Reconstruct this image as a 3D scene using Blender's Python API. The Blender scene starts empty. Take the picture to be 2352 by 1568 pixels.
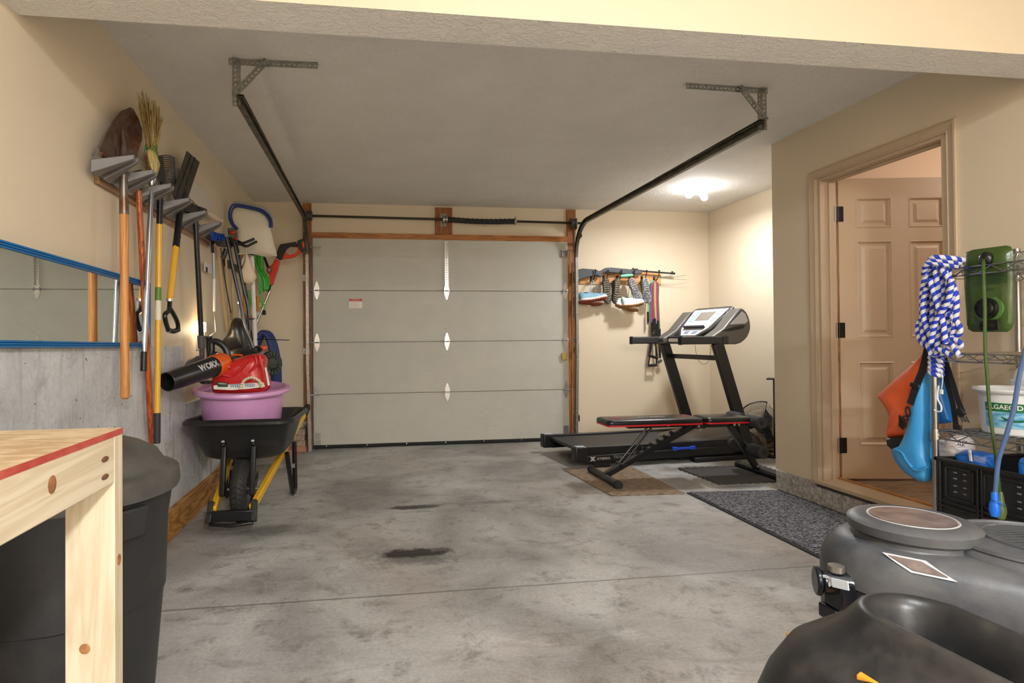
import bpy, bmesh, math, random
from mathutils import Vector, Matrix
S = bpy.context.scene
COL = S.collection
random.seed(7)
R = math.radians
# ------------------------------------------------------------------ camera, world, exposure
CAM_H, YAW, PITCH, ROLL, FPX, CX, CY = 1.1187, .1393, .0109, -.0079, 1333.07, 1040.06, 762.58
_cy, _sy = math.cos(YAW), math.sin(YAW)
_F = Vector((_sy, _cy, 0)); _R = Vector((_cy, -_sy, 0)); _U = Vector((0, 0, 1))
_F, _U = math.cos(PITCH)*_F + math.sin(PITCH)*_U, math.cos(PITCH)*_U - math.sin(PITCH)*_F
_R, _U = math.cos(ROLL)*_R + math.sin(ROLL)*_U, math.cos(ROLL)*_U - math.sin(ROLL)*_R
cam_d = bpy.data.cameras.new('camera')
cam = bpy.data.objects.new('camera', cam_d); COL.objects.link(cam)
cam.matrix_world = Matrix(((_R.x, _U.x, -_F.x, 0), (_R.y, _U.y, -_F.y, 0), (_R.z, _U.z, -_F.z, CAM_H), (0, 0, 0, 1)))
cam_d.sensor_width = 36; cam_d.lens = 36*FPX/2352
cam_d.shift_x = (1176-CX)/2352; cam_d.shift_y = (CY-784)/2352
cam_d.clip_start = .02; cam_d.clip_end = 60
S.camera = cam
S.view_settings.view_transform = 'Standard'; S.view_settings.look = 'None'
S.view_settings.gamma = 1; S.view_settings.use_curve_mapping = False
S.view_settings.exposure = 0.86
w = bpy.data.worlds.new('world'); S.world = w; w.use_nodes = True
w.node_tree.nodes['Background'].inputs[0].default_value = (.8, .85, 1, 1)
w.node_tree.nodes['Background'].inputs[1].default_value = .05
def lamp(loc, power, col, size, typ='POINT', rot=None, sy=None):
    d = bpy.data.lights.new('bulb_light', typ); d.energy = power; d.color = col
    if typ == 'POINT': d.shadow_soft_size = size
    else:
        d.shape = 'RECTANGLE' if sy else 'SQUARE'; d.size = size
        if sy: d.size_y = sy
    o = bpy.data.objects.new('bulb_light', d); COL.objects.link(o); o.location = loc
    if rot: o.rotation_euler = rot
    return o
WARM = (.93, .965, 1)
lamp((2.98, 5.04, 2.40), 2.2, (.94, .965, 1), .05)          # bulbs of the alcove ceiling fixture
lamp((3.13, 5.14, 2.40), 2.2, (.94, .965, 1), .05)
lamp((3.055, 5.09, 2.36), 16, (.94, .965, 1), .16, 'AREA')
lamp((.75, .1, 2.49), 44, WARM, .07)                       # front bay ceiling fixture
lamp((.9, -2.3, 2.45), 10, WARM, .07); lamp((.9, -2.3, 2.50), 150, WARM, .25, 'AREA')                      # added fill lamp behind the camera, bounces light off the floor
lamp((4.6, 2.6, 2.35), 15, (1, .93, .86), .08)              # lamp of the room behind the door
lamp((-1.1, 4.17, 1.19), .6, (1, .8, .55), .02)            # plug-in night light
# ------------------------------------------------------------------ helpers
def P(u, v, x=None, y=None, z=None):
    """point of the real plane x=.. / y=.. / z=.. seen at photo pixel u, v"""
    d = _F + _R*((u-CX)/FPX) - _U*((v-CY)/FPX)
    if x is not None: t = x/d.x
    elif y is not None: t = y/d.y
    else: t = (z-CAM_H)/d.z
    return Vector((0, 0, CAM_H)) + d*t
def Z(ox, oy, s): return lambda *q: [(ox+a/s, oy+b/s) for a, b in q]
Z1 = Z(180, 200, 3.92); Z3 = Z(430, 440, 5.227); Z4 = Z(350, 700, 6.03); Z5 = Z(400, 900, 4.752)
Z7 = Z(1280, 580, 5.6); Z8 = Z(1200, 880, 3.675); ZB = Z(1420, 680, 5.6); ZC = Z(1980, 550, 4.481)
ZD = Z(1980, 850, 4.236); ZE = Z(1740, 1140, 3.663); ZK = Z(430, 540, 7.127); ZL = Z(330, 330, 6.815)
def PX(pts, **k): return [P(u, v, **k) for u, v in pts]
def lin(c):
    return tuple(((x/255)/12.92 if x/255 <= .04045 else ((x/255+.055)/1.055)**2.4) for x in c)+(1,)
_M = {}
def mat(name, col=None, rough=.6, metal=0, kind=None, col2=None, scale=20, bump=0, bscale=60, emit=None, trans=0, stretch=(1, 1, 1), alpha=1, coat=0, sss=0, lo=.4, hi=.62, mix=1):
    """kind: None plain, 'noise' two-colour mottling, 'wood', 'stripe', 'uvrope'"""
    if name in _M: return _M[name]
    m = bpy.data.materials.new(name); m.use_nodes = True; _M[name] = m
    nt = m.node_tree; N = nt.nodes; L = nt.links; b = N['Principled BSDF']
    col = col or (128, 128, 128)
    b.inputs['Base Color'].default_value = lin(col); b.inputs['Roughness'].default_value = rough
    b.inputs['Metallic'].default_value = metal
    b.inputs['Coat Weight'].default_value = coat
    b.inputs['Transmission Weight'].default_value = trans; b.inputs['Alpha'].default_value = alpha
    if emit: b.inputs['Emission Color'].default_value = lin(emit[0]); b.inputs['Emission Strength'].default_value = emit[1]
    tc = N.new('ShaderNodeTexCoord'); mp = N.new('ShaderNodeMapping'); L.new(tc.outputs['Object'], mp.inputs[0])
    mp.inputs['Scale'].default_value = stretch
    if kind in ('noise', 'wood', 'stripe', 'uvrope'):
        if kind == 'noise':
            t = N.new('ShaderNodeTexNoise'); t.inputs['Scale'].default_value = scale; t.inputs['Detail'].default_value = 8
            t.inputs['Roughness'].default_value = .65; L.new(mp.outputs[0], t.inputs[0]); fac = t.outputs[0]
        elif kind == 'wood':
            t = N.new('ShaderNodeTexNoise'); t.inputs['Scale'].default_value = scale; t.inputs['Detail'].default_value = 5
            t.inputs['Distortion'].default_value = 1.2; L.new(mp.outputs[0], t.inputs[0])
            ml = N.new('ShaderNodeMath'); ml.operation = 'MULTIPLY'; ml.inputs[1].default_value = 9; L.new(t.outputs[0], ml.inputs[0])
            fr = N.new('ShaderNodeMath'); fr.operation = 'PINGPONG'; fr.inputs[1].default_value = 1; L.new(ml.outputs[0], fr.inputs[0]); fac = fr.outputs[0]
        elif kind == 'stripe':
            t = N.new('ShaderNodeTexWave'); t.inputs['Scale'].default_value = scale; t.inputs['Distortion'].default_value = 1.5
            L.new(mp.outputs[0], t.inputs[0]); fac = t.outputs[0]
        else:
            uv = N.new('ShaderNodeSeparateXYZ'); L.new(tc.outputs['UV'], uv.inputs[0])
            a1 = N.new('ShaderNodeMath'); a1.operation = 'MULTIPLY_ADD'; L.new(uv.outputs[0], a1.inputs[0]); a1.inputs[1].default_value = scale; L.new(uv.outputs[1], a1.inputs[2])
            fr = N.new('ShaderNodeMath'); fr.operation = 'FRACT'; L.new(a1.outputs[0], fr.inputs[0]); fac = fr.outputs[0]
        rp = N.new('ShaderNodeValToRGB'); rp.color_ramp.elements[0].position = lo; rp.color_ramp.elements[1].position = hi
        rp.color_ramp.elements[0].color = lin(col); rp.color_ramp.elements[1].color = lin(col2 or col)
        L.new(fac, rp.inputs[0]); L.new(rp.outputs[0], b.inputs['Base Color'])
    if bump:
        t2 = N.new('ShaderNodeTexNoise'); t2.inputs['Scale'].default_value = bscale; t2.inputs['Detail'].default_value = 4
        L.new(mp.outputs[0], t2.inputs[0])
        bp = N.new('ShaderNodeBump'); bp.inputs['Strength'].default_value = bump; bp.inputs['Distance'].default_value = .01
        L.new(t2.outputs[0], bp.inputs['Height']); L.new(bp.outputs[0], b.inputs['Normal'])
    return m
def basis(d, up=Vector((0, 0, 1))):
    d = d.normalized()
    if abs(d.dot(up)) > .98: up = Vector((0, 1, 0)) if abs(d.y) < .9 else Vector((1, 0, 0))
    a = d.cross(up).normalized(); return a, a.cross(d).normalized()
def V(*a): return Vector(a)
class MB:
    def __init__(s): s.v = []; s.f = []; s.m = []; s.uv = []
    def add(s, vs, fs, m=0, uvs=None):
        o = len(s.v); s.v += [Vector(q) for q in vs]
        for i, f in enumerate(fs):
            s.f.append([o+j for j in f]); s.m.append(m); s.uv.append(uvs[i] if uvs else None)
        return s
    def hexa(s, p, m=0):
        return s.add(p, [(0, 3, 2, 1), (4, 5, 6, 7), (0, 1, 5, 4), (1, 2, 6, 5), (2, 3, 7, 6), (3, 0, 4, 7)], m)
    def bx(s, a, b, m=0):
        x0, y0, z0 = a; x1, y1, z1 = b
        x0, x1 = sorted((x0, x1)); y0, y1 = sorted((y0, y1)); z0, z1 = sorted((z0, z1))
        return s.hexa([(x0, y0, z0), (x1, y0, z0), (x1, y1, z0), (x0, y1, z0), (x0, y0, z1), (x1, y0, z1), (x1, y1, z1), (x0, y1, z1)], m)
    def bar(s, p, q, w, h, up=V(0, 0, 1), m=0, w2=None, h2=None):
        """box of width w, height h (along up) running from p to q"""
        p = Vector(p); q = Vector(q); a, b = basis(q-p, Vector(up)); w2 = w if w2 is None else w2; h2 = h if h2 is None else h2
        r = [p-a*w/2-b*h/2, p+a*w/2-b*h/2, p+a*w/2+b*h/2, p-a*w/2+b*h/2]
        t = [q-a*w2/2-b*h2/2, q+a*w2/2-b*h2/2, q+a*w2/2+b*h2/2, q-a*w2/2+b*h2/2]
        return s.loft([r, t], m=m)
    def loft(s, rings, m=0, caps=True, closed=True, flip=False):
        n = len(rings[0]); vs = [q for r in rings for q in r]; fs = []
        for i in range(len(rings)-1):
            for j in range(n if closed else n-1):
                k = (j+1) % n; f = (i*n+j, i*n+k, (i+1)*n+k, (i+1)*n+j); fs.append(f[::-1] if flip else f)
        if caps and closed: fs += [tuple(range(n))[::-1], tuple((len(rings)-1)*n+j for j in range(n))]
        return s.add(vs, fs, m)
    def cyl(s, p, q, r, r2=None, n=16, m=0, caps=True):
        p = Vector(p); q = Vector(q); r2 = r if r2 is None else r2; a, b = basis(q-p)
        rg = lambda c, rr: [c+(a*math.cos(2*math.pi*i/n)+b*math.sin(2*math.pi*i/n))*rr for i in range(n)]
        return s.loft([rg(p, r), rg(q, r2)], m=m, caps=caps)
    def tube(s, pts, r, n=10, m=0, closed=False, flat=1.0, up=None, caps=True):
        pts = [Vector(p) for p in pts]; N = len(pts)
        rr = r if isinstance(r, (list, tuple)) else [r]*N
        T = []
        for i in range(N):
            a = pts[(i-1) % N] if (i or closed) else pts[0]; b = pts[(i+1) % N] if (i < N-1 or closed) else pts[-1]
            T.append((b-a).normalized() if (b-a).length > 1e-9 else V(0, 0, 1))
        a, b = basis(T[0], Vector(up) if up else V(0, 0, 1)); rings = []; L = 0; ls = []
        for i in range(N):
            if up: a, b = basis(T[i], Vector(up))
            else:
                a = (a-T[i]*a.dot(T[i])).normalized(); b = a.cross(T[i])
            if i: L += (pts[i]-pts[i-1]).length
            ls.append(L)
            rings.append([pts[i]+(a*math.cos(2*math.pi*k/n)+b*math.sin(2*math.pi*k/n)*flat)*rr[i] for k in range(n)])
        vs = [q for q in [p for g in rings for p in g]]; fs = []; uvs = []
        for i in range(N if closed else N-1):
            i2 = (i+1) % N; l2 = ls[i2] if i2 else L+(pts[0]-pts[-1]).length
            for j in range(n):
                k = (j+1) % n; fs.append((i*n+k, i*n+j, i2*n+j, i2*n+k)); uvs.append([(ls[i], (j+1)/n), (ls[i], j/n), (l2, j/n), (l2, (j+1)/n)])
        if not closed and caps:
            fs += [tuple(range(n)), tuple((N-1)*n+j for j in range(n))[::-1]]; uvs += [[(0, 0)]*n, [(L, 0)]*n]
        return s.add(vs, fs, m, uvs)
    def lathe(s, prof, c, axis=V(0, 0, 1), n=28, m=0, caps=False, sx=1, sy=1, closed=False):
        """prof: (radius, height along axis)"""
        c = Vector(c); axis = Vector(axis).normalized(); a, b = basis(axis)
        rings = [[c+axis*h+(a*math.cos(2*math.pi*i/n)*sx+b*math.sin(2*math.pi*i/n)*sy)*r for i in range(n)] for r, h in prof]
        if closed: rings.append(rings[0])
        return s.loft(rings, m=m, caps=caps)
    def prism(s, poly, vec, m=0):
        vec = Vector(vec); poly = [Vector(p) for p in poly]; n = len(poly)
        vs = poly+[p+vec for p in poly]
        fs = [tuple(range(n)), tuple(range(2*n-1, n-1, -1))]+[(i, n+i, n+(i+1) % n, (i+1) % n)[::-1] for i in range(n)]
        return s.add(vs, fs, m)
    def ball(s, c, rx, ry=None, rz=None, n=16, k=10, m=0, rot=None):
        c = Vector(c); ry = ry or rx; rz = rz or rx; vs = []; fs = []
        for i in range(1, k):
            t = math.pi*i/k
            for j in range(n):
                f = 2*math.pi*j/n; q = V(rx*math.sin(t)*math.cos(f), ry*math.sin(t)*math.sin(f), rz*math.cos(t))
                vs.append(c+(rot@q if rot else q))
        q1 = V(0, 0, rz); q2 = V(0, 0, -rz); vs += [c+(rot@q1 if rot else q1), c+(rot@q2 if rot else q2)]
        for i in range(k-2):
            for j in range(n): fs.append((i*n+j, (i+1)*n+j, (i+1)*n+(j+1) % n, i*n+(j+1) % n))
        for j in range(n): fs.append((len(vs)-2, j, (j+1) % n)); fs.append((len(vs)-1, (k-2)*n+(j+1) % n, (k-2)*n+j))
        return s.add(vs, fs, m)
    def pillow(s, poly, d, m=0, back=True, steps=((1, 0), (.93, .45), (.78, .75), (.5, .95), (.2, 1)), cen=None):
        """inflated closed shape: outline poly, bulging by vector d on both sides"""
        poly = [Vector(p) for p in poly]; d = Vector(d); c = Vector(cen) if cen else sum(poly, V(0, 0, 0))/len(poly)
        rg = lambda k, h: [c+(p-c)*k+d*h for p in poly]
        rings = [rg(k, -h*(1 if back else .05)) for k, h in reversed(steps)]+[rg(k, h) for k, h in steps[1:]]
        return s.loft(rings, m=m)
    def perf(s, p, q, wd, nrm, w=.032, pitch=.0254, hr=.0055, th=.0025, m=0):
        """perforated steel strip from p to q, width direction wd, thickness along nrm"""
        p = Vector(p); q = Vector(q); L = (q-p).length; n = max(2, round(L/pitch)); d = (q-p)/n; wd = Vector(wd).normalized()*w; nr = Vector(nrm).normalized()*th
        dn = d.normalized(); wn = wd.normalized()
        for i in range(n):
            c = p+d*(i+.5)
            out = [c-d/2-wd/2, c-wd/2, c+d/2-wd/2, c+d/2, c+d/2+wd/2, c+wd/2, c-d/2+wd/2, c-d/2]
            inn = [c+(dn*math.cos(a)+wn*math.sin(a))*hr for a in [R(225+45*k) for k in range(8)]]
            o2 = [z+nr for z in out]; i2 = [z+nr for z in inn]; vs = out+inn+o2+i2; fs = []
            for k in range(8):
                j = (k+1) % 8; fs += [(k, k+8, j+8, j), (k+16, j+16, j+24, k+24), (k+8, k+24, j+24, j+8)]
            fs += [(0, 1, 17, 16), (1, 2, 18, 17), (4, 5, 21, 20), (5, 6, 22, 21)]
            if i == 0: fs += [(6, 7, 23, 22), (7, 0, 16, 23)]
            if i == n-1: fs += [(2, 3, 19, 18), (3, 4, 20, 19)]
            s.add(vs, fs, m)
        return s
    def text(s, txt, org, right, up, size, depth=.0015, m=0, sx=1, align='CENTER', shear=0, bold=0):
        cu = bpy.data.curves.new('t', 'FONT'); cu.body = txt; cu.size = 1; cu.extrude = 0; cu.align_x = align; cu.align_y = 'CENTER'; cu.shear = shear; cu.offset = bold
        cu.resolution_u = 3
        ob = bpy.data.objects.new('t', cu); COL.objects.link(ob); dg = bpy.context.evaluated_depsgraph_get(); dg.update()
        me = bpy.data.meshes.new_from_object(ob.evaluated_get(dg)); right = Vector(right).normalized(); up = Vector(up).normalized(); nr = right.cross(up); org = Vector(org)
        vs = [org+right*(q.co.x*size*sx)+up*(q.co.y*size)+nr*depth for q in me.vertices]
        s.add(vs, [tuple(p.vertices) for p in me.polygons], m)
        bpy.data.objects.remove(ob); bpy.data.meshes.remove(me); bpy.data.curves.remove(cu); return s
    def build(s, name, mats, parent=None, bevel=0, sub=0, smooth=True, angle=35, seg=2):
        if not isinstance(mats, (list, tuple)): mats = [mats]
        off = V(0, 0, 0); p = parent
        while p: off += p.location; p = p.parent
        me = bpy.data.meshes.new(name)
        if parent is None and not getattr(s, 'keep', False):
            lo = [min(q[i] for q in s.v) for i in range(3)]; hi = [max(q[i] for q in s.v) for i in range(3)]
            org = V((lo[0]+hi[0])/2, (lo[1]+hi[1])/2, lo[2])
        else: org = V(0, 0, 0)
        me.from_pydata([q-off-org for q in s.v], [], s.f)
        for q in mats: me.materials.append(q)
        me.polygons.foreach_set('material_index', s.m)
        if any(s.uv):
            ul = me.uv_layers.new(name='UVMap'); k = 0
            for f, u in zip(s.f, s.uv):
                for j in range(len(f)):
                    ul.data[k].uv = u[j] if u else (0, 0); k += 1
        bm = bmesh.new(); bm.from_mesh(me); bmesh.ops.recalc_face_normals(bm, faces=bm.faces); bm.to_mesh(me); bm.free()
        if smooth:
            me.polygons.foreach_set('use_smooth', [True]*len(me.polygons)); me.set_sharp_from_angle(angle=R(angle))
        me.update()
        o = bpy.data.objects.new(name, me); COL.objects.link(o); o.location = org
        if parent: o.parent = parent
        if bevel:
            bv = o.modifiers.new('bevel', 'BEVEL'); bv.width = bevel; bv.segments = seg; bv.limit_method = 'ANGLE'; bv.angle_limit = R(40)
            bv.harden_normals = False
        if sub:
            sb = o.modifiers.new('sub', 'SUBSURF'); sb.levels = sub; sb.render_levels = sub
        return o
def tag(o, label, cat, group=None):
    o['label'] = label; o['category'] = cat
    if group: o['group'] = group
    return o
def thing(name, label, cat, loc, group=None):
    o = bpy.data.objects.new(name, None); COL.objects.link(o); o.location = Vector(loc); o.empty_display_size = .05
    return tag(o, label, cat, group)
def struct(o): o['kind'] = 'structure'; return o
def sroot(name, loc):
    o = bpy.data.objects.new(name, None); COL.objects.link(o); o.location = Vector(loc); o['kind'] = 'structure'; return o
def copy_tree(o, parent=None):
    c = o.copy(); COL.objects.link(c); c.parent = parent
    for ch in list(o.children): copy_tree(ch, c)
    return c
def arc(c, a, b, r, t0, t1, n=8):
    c = Vector(c); a = Vector(a); b = Vector(b)
    return [c+(a*math.cos(R(t0+(t1-t0)*i/n))+b*math.sin(R(t0+(t1-t0)*i/n)))*r for i in range(n+1)]
def smooth_path(pts, k=6, closed=False):
    pts = [Vector(p) for p in pts]; n = len(pts); out = []
    for i in range(n if closed else n-1):
        p0 = pts[(i-1) % n] if (i or closed) else pts[0]; p1 = pts[i]; p2 = pts[(i+1) % n]; p3 = pts[(i+2) % n] if (i+2 < n or closed) else pts[-1]
        for j in range(k):
            t = j/k; out.append(.5*((2*p1)+(p2-p0)*t+(2*p0-5*p1+4*p2-p3)*t*t+(3*p1-p0-3*p2+p3)*t**3))
    if not closed: out.append(pts[-1])
    return out
# ------------------------------------------------------------------ measures of the room
XL, XR, D, H, HB, YB0, YB1, XA, YC = -1.1835, 2.934, 6.13, 2.5306, 2.2286, 1.955, 2.143, 3.8047, 3.903
DX0, DX1, DH = -.593, 2.127, 2.16          # garage door opening
# materials
def tex_bump(m, scale, strength, dist=.004, lo=.45, hi=.6):
    nt = m.node_tree; N = nt.nodes; L = nt.links; b = N['Principled BSDF']
    tc = N.new('ShaderNodeTexCoord'); t = N.new('ShaderNodeTexNoise'); t.inputs['Scale'].default_value = scale; t.inputs['Detail'].default_value = 3; t.inputs['Distortion'].default_value = 1.4
    L.new(tc.outputs['Object'], t.inputs[0]); r = N.new('ShaderNodeValToRGB'); r.color_ramp.elements[0].position = lo; r.color_ramp.elements[1].position = hi
    L.new(t.outputs[0], r.inputs[0]); bp = N.new('ShaderNodeBump'); bp.inputs['Strength'].default_value = strength; bp.inputs['Distance'].default_value = dist
    L.new(r.outputs[0], bp.inputs['Height']); L.new(bp.outputs[0], b.inputs['Normal']); return m
wallp = mat('wall_paint', (224, 208, 182), .55, bump=.05, bscale=150)
ceilp = tex_bump(mat('ceiling_paint', (228, 224, 217), .8, kind='noise', col2=(234, 230, 224), scale=2), 34, .55)
trimp = mat('trim_paint', (196, 174, 146), .45)
slabp = mat('door_paint', (206, 182, 152), .4)
steel = mat('galvanized_steel', (150, 148, 140), .38, .85, kind='noise', col2=(178, 176, 168), scale=40)
steeld = mat('dull_rail_steel', (88, 86, 76), .42, .8, kind='noise', col2=(120, 117, 104), scale=14)
steelb = mat('bright_steel', (205, 205, 205), .25, .9)
blk = mat('black_plastic', (22, 22, 23), .42, bump=.04, bscale=300)
blkm = mat('black_metal', (20, 20, 22), .32)
rubber = mat('black_rubber', (28, 28, 28), .75, bump=.2, bscale=200)
pine = mat('varnished_pine', (150, 88, 34), .35, kind='wood', col2=(188, 122, 56), scale=3, stretch=(.6, 8, 8), lo=.1, hi=.95)
pinev = mat('varnished_pine_upright', (128, 72, 26), .4, kind='wood', col2=(166, 102, 44), scale=3, stretch=(8, 8, .6), lo=.1, hi=.95)
def concrete(name, c1, c2, c3, rough, floor=False):
    m = bpy.data.materials.new(name); m.use_nodes = True; nt = m.node_tree; N = nt.nodes; L = nt.links; b = N['Principled BSDF']
    tc = N.new('ShaderNodeTexCoord')
    def noise(sc, det=8, ro=.6, dis=0, stretch=None):
        t = N.new('ShaderNodeTexNoise'); t.inputs['Scale'].default_value = sc; t.inputs['Detail'].default_value = det; t.inputs['Roughness'].default_value = ro; t.inputs['Distortion'].default_value = dis
        if stretch:
            mp = N.new('ShaderNodeMapping'); mp.inputs['Scale'].default_value = stretch; L.new(tc.outputs['Object'], mp.inputs[0]); L.new(mp.outputs[0], t.inputs[0])
        else: L.new(tc.outputs['Object'], t.inputs[0])
        return t
    def ramp(src, p0, c0, p1, c1_):
        r = N.new('ShaderNodeValToRGB'); r.color_ramp.elements[0].position = p0; r.color_ramp.elements[1].position = p1
        r.color_ramp.elements[0].color = c0; r.color_ramp.elements[1].color = c1_; L.new(src, r.inputs[0]); return r
    def mix(f, a, bb, typ='MIX'):
        x = N.new('ShaderNodeMix'); x.data_type = 'RGBA'; x.blend_type = typ
        if isinstance(f, float): x.inputs[0].default_value = f
        else: L.new(f, x.inputs[0])
        L.new(a, x.inputs[6]) if not isinstance(a, tuple) else setattr(x.inputs[6], 'default_value', a)
        L.new(bb, x.inputs[7]) if not isinstance(bb, tuple) else setattr(x.inputs[7], 'default_value', bb)
        return x.outputs[2]
    def math_(op, a, bb=None, c=None):
        x = N.new('ShaderNodeMath'); x.operation = op
        for i, q in enumerate((a, bb, c)):
            if q is None: continue
            if isinstance(q, (int, float)): x.inputs[i].default_value = q
            else: L.new(q, x.inputs[i])
        return x.outputs[0]
    n1 = noise(1.3 if floor else 2.2, 6, .55, .6); base = ramp(n1.outputs[0], .36, lin(c1), .62, lin(c2)).outputs[0]
    n2 = noise(7, 10, .75, .3); base = mix(ramp(n2.outputs[0], .52, (0, 0, 0, 1), .68, (1, 1, 1, 1)).outputs[0], base, lin(c3))
    n3 = noise(60, 6, .8); base = mix(.35, base, ramp(n3.outputs[0], .3, (.25, .25, .25, 1), .7, (1, 1, 1, 1)).outputs[0], 'MULTIPLY' if not floor else 'OVERLAY')
    sep = N.new('ShaderNodeSeparateXYZ'); L.new(tc.outputs['Object'], sep.inputs[0])
    if floor:
        n4 = noise(2.6, 4, .6, 1.5, (1, 2.6, 1)); base = mix(math_('MULTIPLY', ramp(n4.outputs[0], .55, (0, 0, 0, 1), .72, (1, 1, 1, 1)).outputs[0], .35), base, lin((92, 80, 66)))
        n5 = noise(9, 6, .7, 2, (2.2, 1, 1)); base = mix(math_('MULTIPLY', ramp(n5.outputs[0], .60, (0, 0, 0, 1), .66, (1, 1, 1, 1)).outputs[0], .35), base, lin((186, 184, 180)))
        n6 = noise(.9, 3, .5, 0, (1, .6, 1)); base = mix(math_('MULTIPLY', ramp(n6.outputs[0], .5, (0, 0, 0, 1), .75, (1, 1, 1, 1)).outputs[0], .3), base, lin((168, 134, 104)))
        rag = noise(14, 6, .7)
        for (cx, cy, rx, ry, st) in ((.27, 3.87, .22, .06, .9), (.22, 3.045, .23, .075, 1.0), (.22, 2.99, .26, .13, .55), (2.7, 3.98, .25, .06, .5), (1.62, 4.2, .18, .12, .35), (1.1, 3.2, .05, .04, .4), (.75, 3.9, .5, .05, .25), (-.62, 3.55, .2, .12, .35)):
            dx = math_('DIVIDE', math_('SUBTRACT', sep.outputs[0], cx), rx); dy = math_('DIVIDE', math_('SUBTRACT', sep.outputs[1], cy), ry)
            d2 = math_('SQRT', math_('ADD', math_('MULTIPLY', dx, dx), math_('MULTIPLY', dy, dy)))
            d2 = math_('ADD', d2, math_('MULTIPLY', math_('SUBTRACT', rag.outputs[0], .5), 1.6))
            f = math_('MULTIPLY', ramp(d2, .55, (1, 1, 1, 1), 1.1, (0, 0, 0, 1)).outputs[0], st)
            base = mix(f, base, lin((30, 27, 26)))
        # sawn joint across the slab and hairline crack
        wob = noise(6, 3, .6)
        ln = math_('ABSOLUTE', math_('ADD', math_('SUBTRACT', sep.outputs[1], 2.562), math_('MULTIPLY', math_('SUBTRACT', wob.outputs[0], .5), .012)))
        jf = ramp(ln, .003, (1, 1, 1, 1), .008, (0, 0, 0, 1)).outputs[0]; base = mix(math_('MULTIPLY', jf, .65), base, lin((70, 64, 58)))
    else:
        st = noise(5, 4, .6, .5, (1, 5, .35)); base = mix(math_('MULTIPLY', ramp(st.outputs[0], .55, (0, 0, 0, 1), .7, (1, 1, 1, 1)).outputs[0], .5), base, lin((132, 128, 122)))
        pit = noise(38, 2, .5); base = mix(ramp(pit.outputs[0], .70, (0, 0, 0, 1), .73, (1, 1, 1, 1)).outputs[0], base, lin((80, 76, 70)))
    L.new(base, b.inputs['Base Color'])
    rr = ramp(noise(4, 6, .6).outputs[0], .35, (rough, rough, rough, 1), .7, (min(1, rough+.25),)*3+(1,)); L.new(rr.outputs[0], b.inputs['Roughness'])
    bp = N.new('ShaderNodeBump'); bp.inputs['Strength'].default_value = .35 if floor else .5; bp.inputs['Distance'].default_value = .004
    L.new(noise(45, 8, .7).outputs[0], bp.inputs['Height']); L.new(bp.outputs[0], b.inputs['Normal'])
    return m
floorm = concrete('garage_floor_concrete', (134, 133, 130), (184, 183, 180), (116, 113, 108), .34, True)
foundm = concrete('foundation_concrete', (204, 206, 209), (226, 227, 229), (186, 186, 187), .8)
# ------------------------------------------------------------------ the setting
def sbox(name, a, b, m, **k):
    mb = MB(); mb.bx(a, b); mb.keep = True; return struct(mb.build(name, m, smooth=False, **k))
sbox('floor', (XL-.3, -3.2, -.15), (XA+.2, D+.25, 0), floorm)
sbox('ceiling', (XL-.2, -3.2, H), (XA+.2, D+.2, H+.1), ceilp)
mb = MB(); mb.keep = True; mb.bx((XL-.15, -3.1, 0), (XL, D+.2, H))
struct(mb.build('wall_left', wallp, smooth=False))
# back wall with the garage door opening
mb = MB(); mb.keep = True
mb.bx((XL-.15, D, 0), (DX0-.02, D+.15, H)); mb.bx((DX1+.02, D, 0), (XA+.15, D+.15, H)); mb.bx((DX0-.02, D, DH+.03), (DX1+.02, D+.15, H))
struct(mb.build('wall_back', wallp, smooth=False))
sbox('wall_alcove', (XA, YC+.01, 0), (XA+.15, D+.1, H), wallp)
# right wall with the house door opening (opening y 2.60..3.46, z .15..2.155)
OY0, OY1, OZ0, OZ1 = 2.60, 3.462, .165, 2.155
mb = MB(); mb.keep = True
for a, b in (((XR, OY1, .145), (XR+.115, YC, H)), ((XR, -3.1, .145), (XR+.115, OY0, H)), ((XR, OY0, OZ1), (XR+.115, OY1, H)), ((XR+.115, YC-.1, .145), (XA+.15, YC, H))):
    mb.bx(a, b)
struct(mb.build('wall_right', wallp, smooth=False))
sbox('wall_front', (XL-.1, -3.2, 0), (XR+.1, -3.05, H), wallp)
# stub footing under the right wall
curb = mat('rough_curb_concrete', (150, 147, 140), .85, kind='noise', col2=(206, 203, 196), scale=45, bump=.9, bscale=70)
mb = MB(); mb.keep = True; mb.bx((XR-.012, -3.1, 0), (XR+.12, YC-.015, .145)); mb.bx((XR+.12, YC-.11, 0), (XA+.15, YC-.015, .145))
struct(mb.build('trim_1', curb, bevel=.006))
# dropped beam
mb = MB(); mb.keep = True
mb.bx((XL, YB0, HB), (XR, YB1, H), 0); o = mb.build('trim_2', [ceilp, wallp], smooth=False); struct(o)
for f in o.data.polygons:
    if f.normal.z > -.5: f.material_index = 1
# foundation wall on the left, stepping down towards the back
mb = MB(); mb.keep = True; pr = [(-3.0, 0), (5.9, 0), (5.9, .70), (3.82, .725), (3.815, 1.05), (3.79, 1.085), (2.0, 1.105), (-3.0, 1.11)]
mb.prism([V(XL-.02, a, b) for a, b in pr], (.045, 0, 0)); struct(mb.build('trim_3', foundm, smooth=False, bevel=.006))
# pressure treated board along the foot
board = mat('treated_board', (150, 96, 34), .5, kind='wood', col2=(198, 146, 74), scale=2.2, stretch=(6, .9, 6), lo=.05, hi=.9)
mb = MB(); mb.keep = True; mb.hexa([(XL+.026, -2.5, 0), (XL+.064, -2.5, 0), (XL+.064, 5.55, 0), (XL+.026, 5.55, 0), (XL+.026, -2.5, .185), (XL+.064, -2.5, .185), (XL+.064, 5.55, .15), (XL+.026, 5.55, .15)])
struct(mb.build('baseboard_left', board, bevel=.003))
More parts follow.
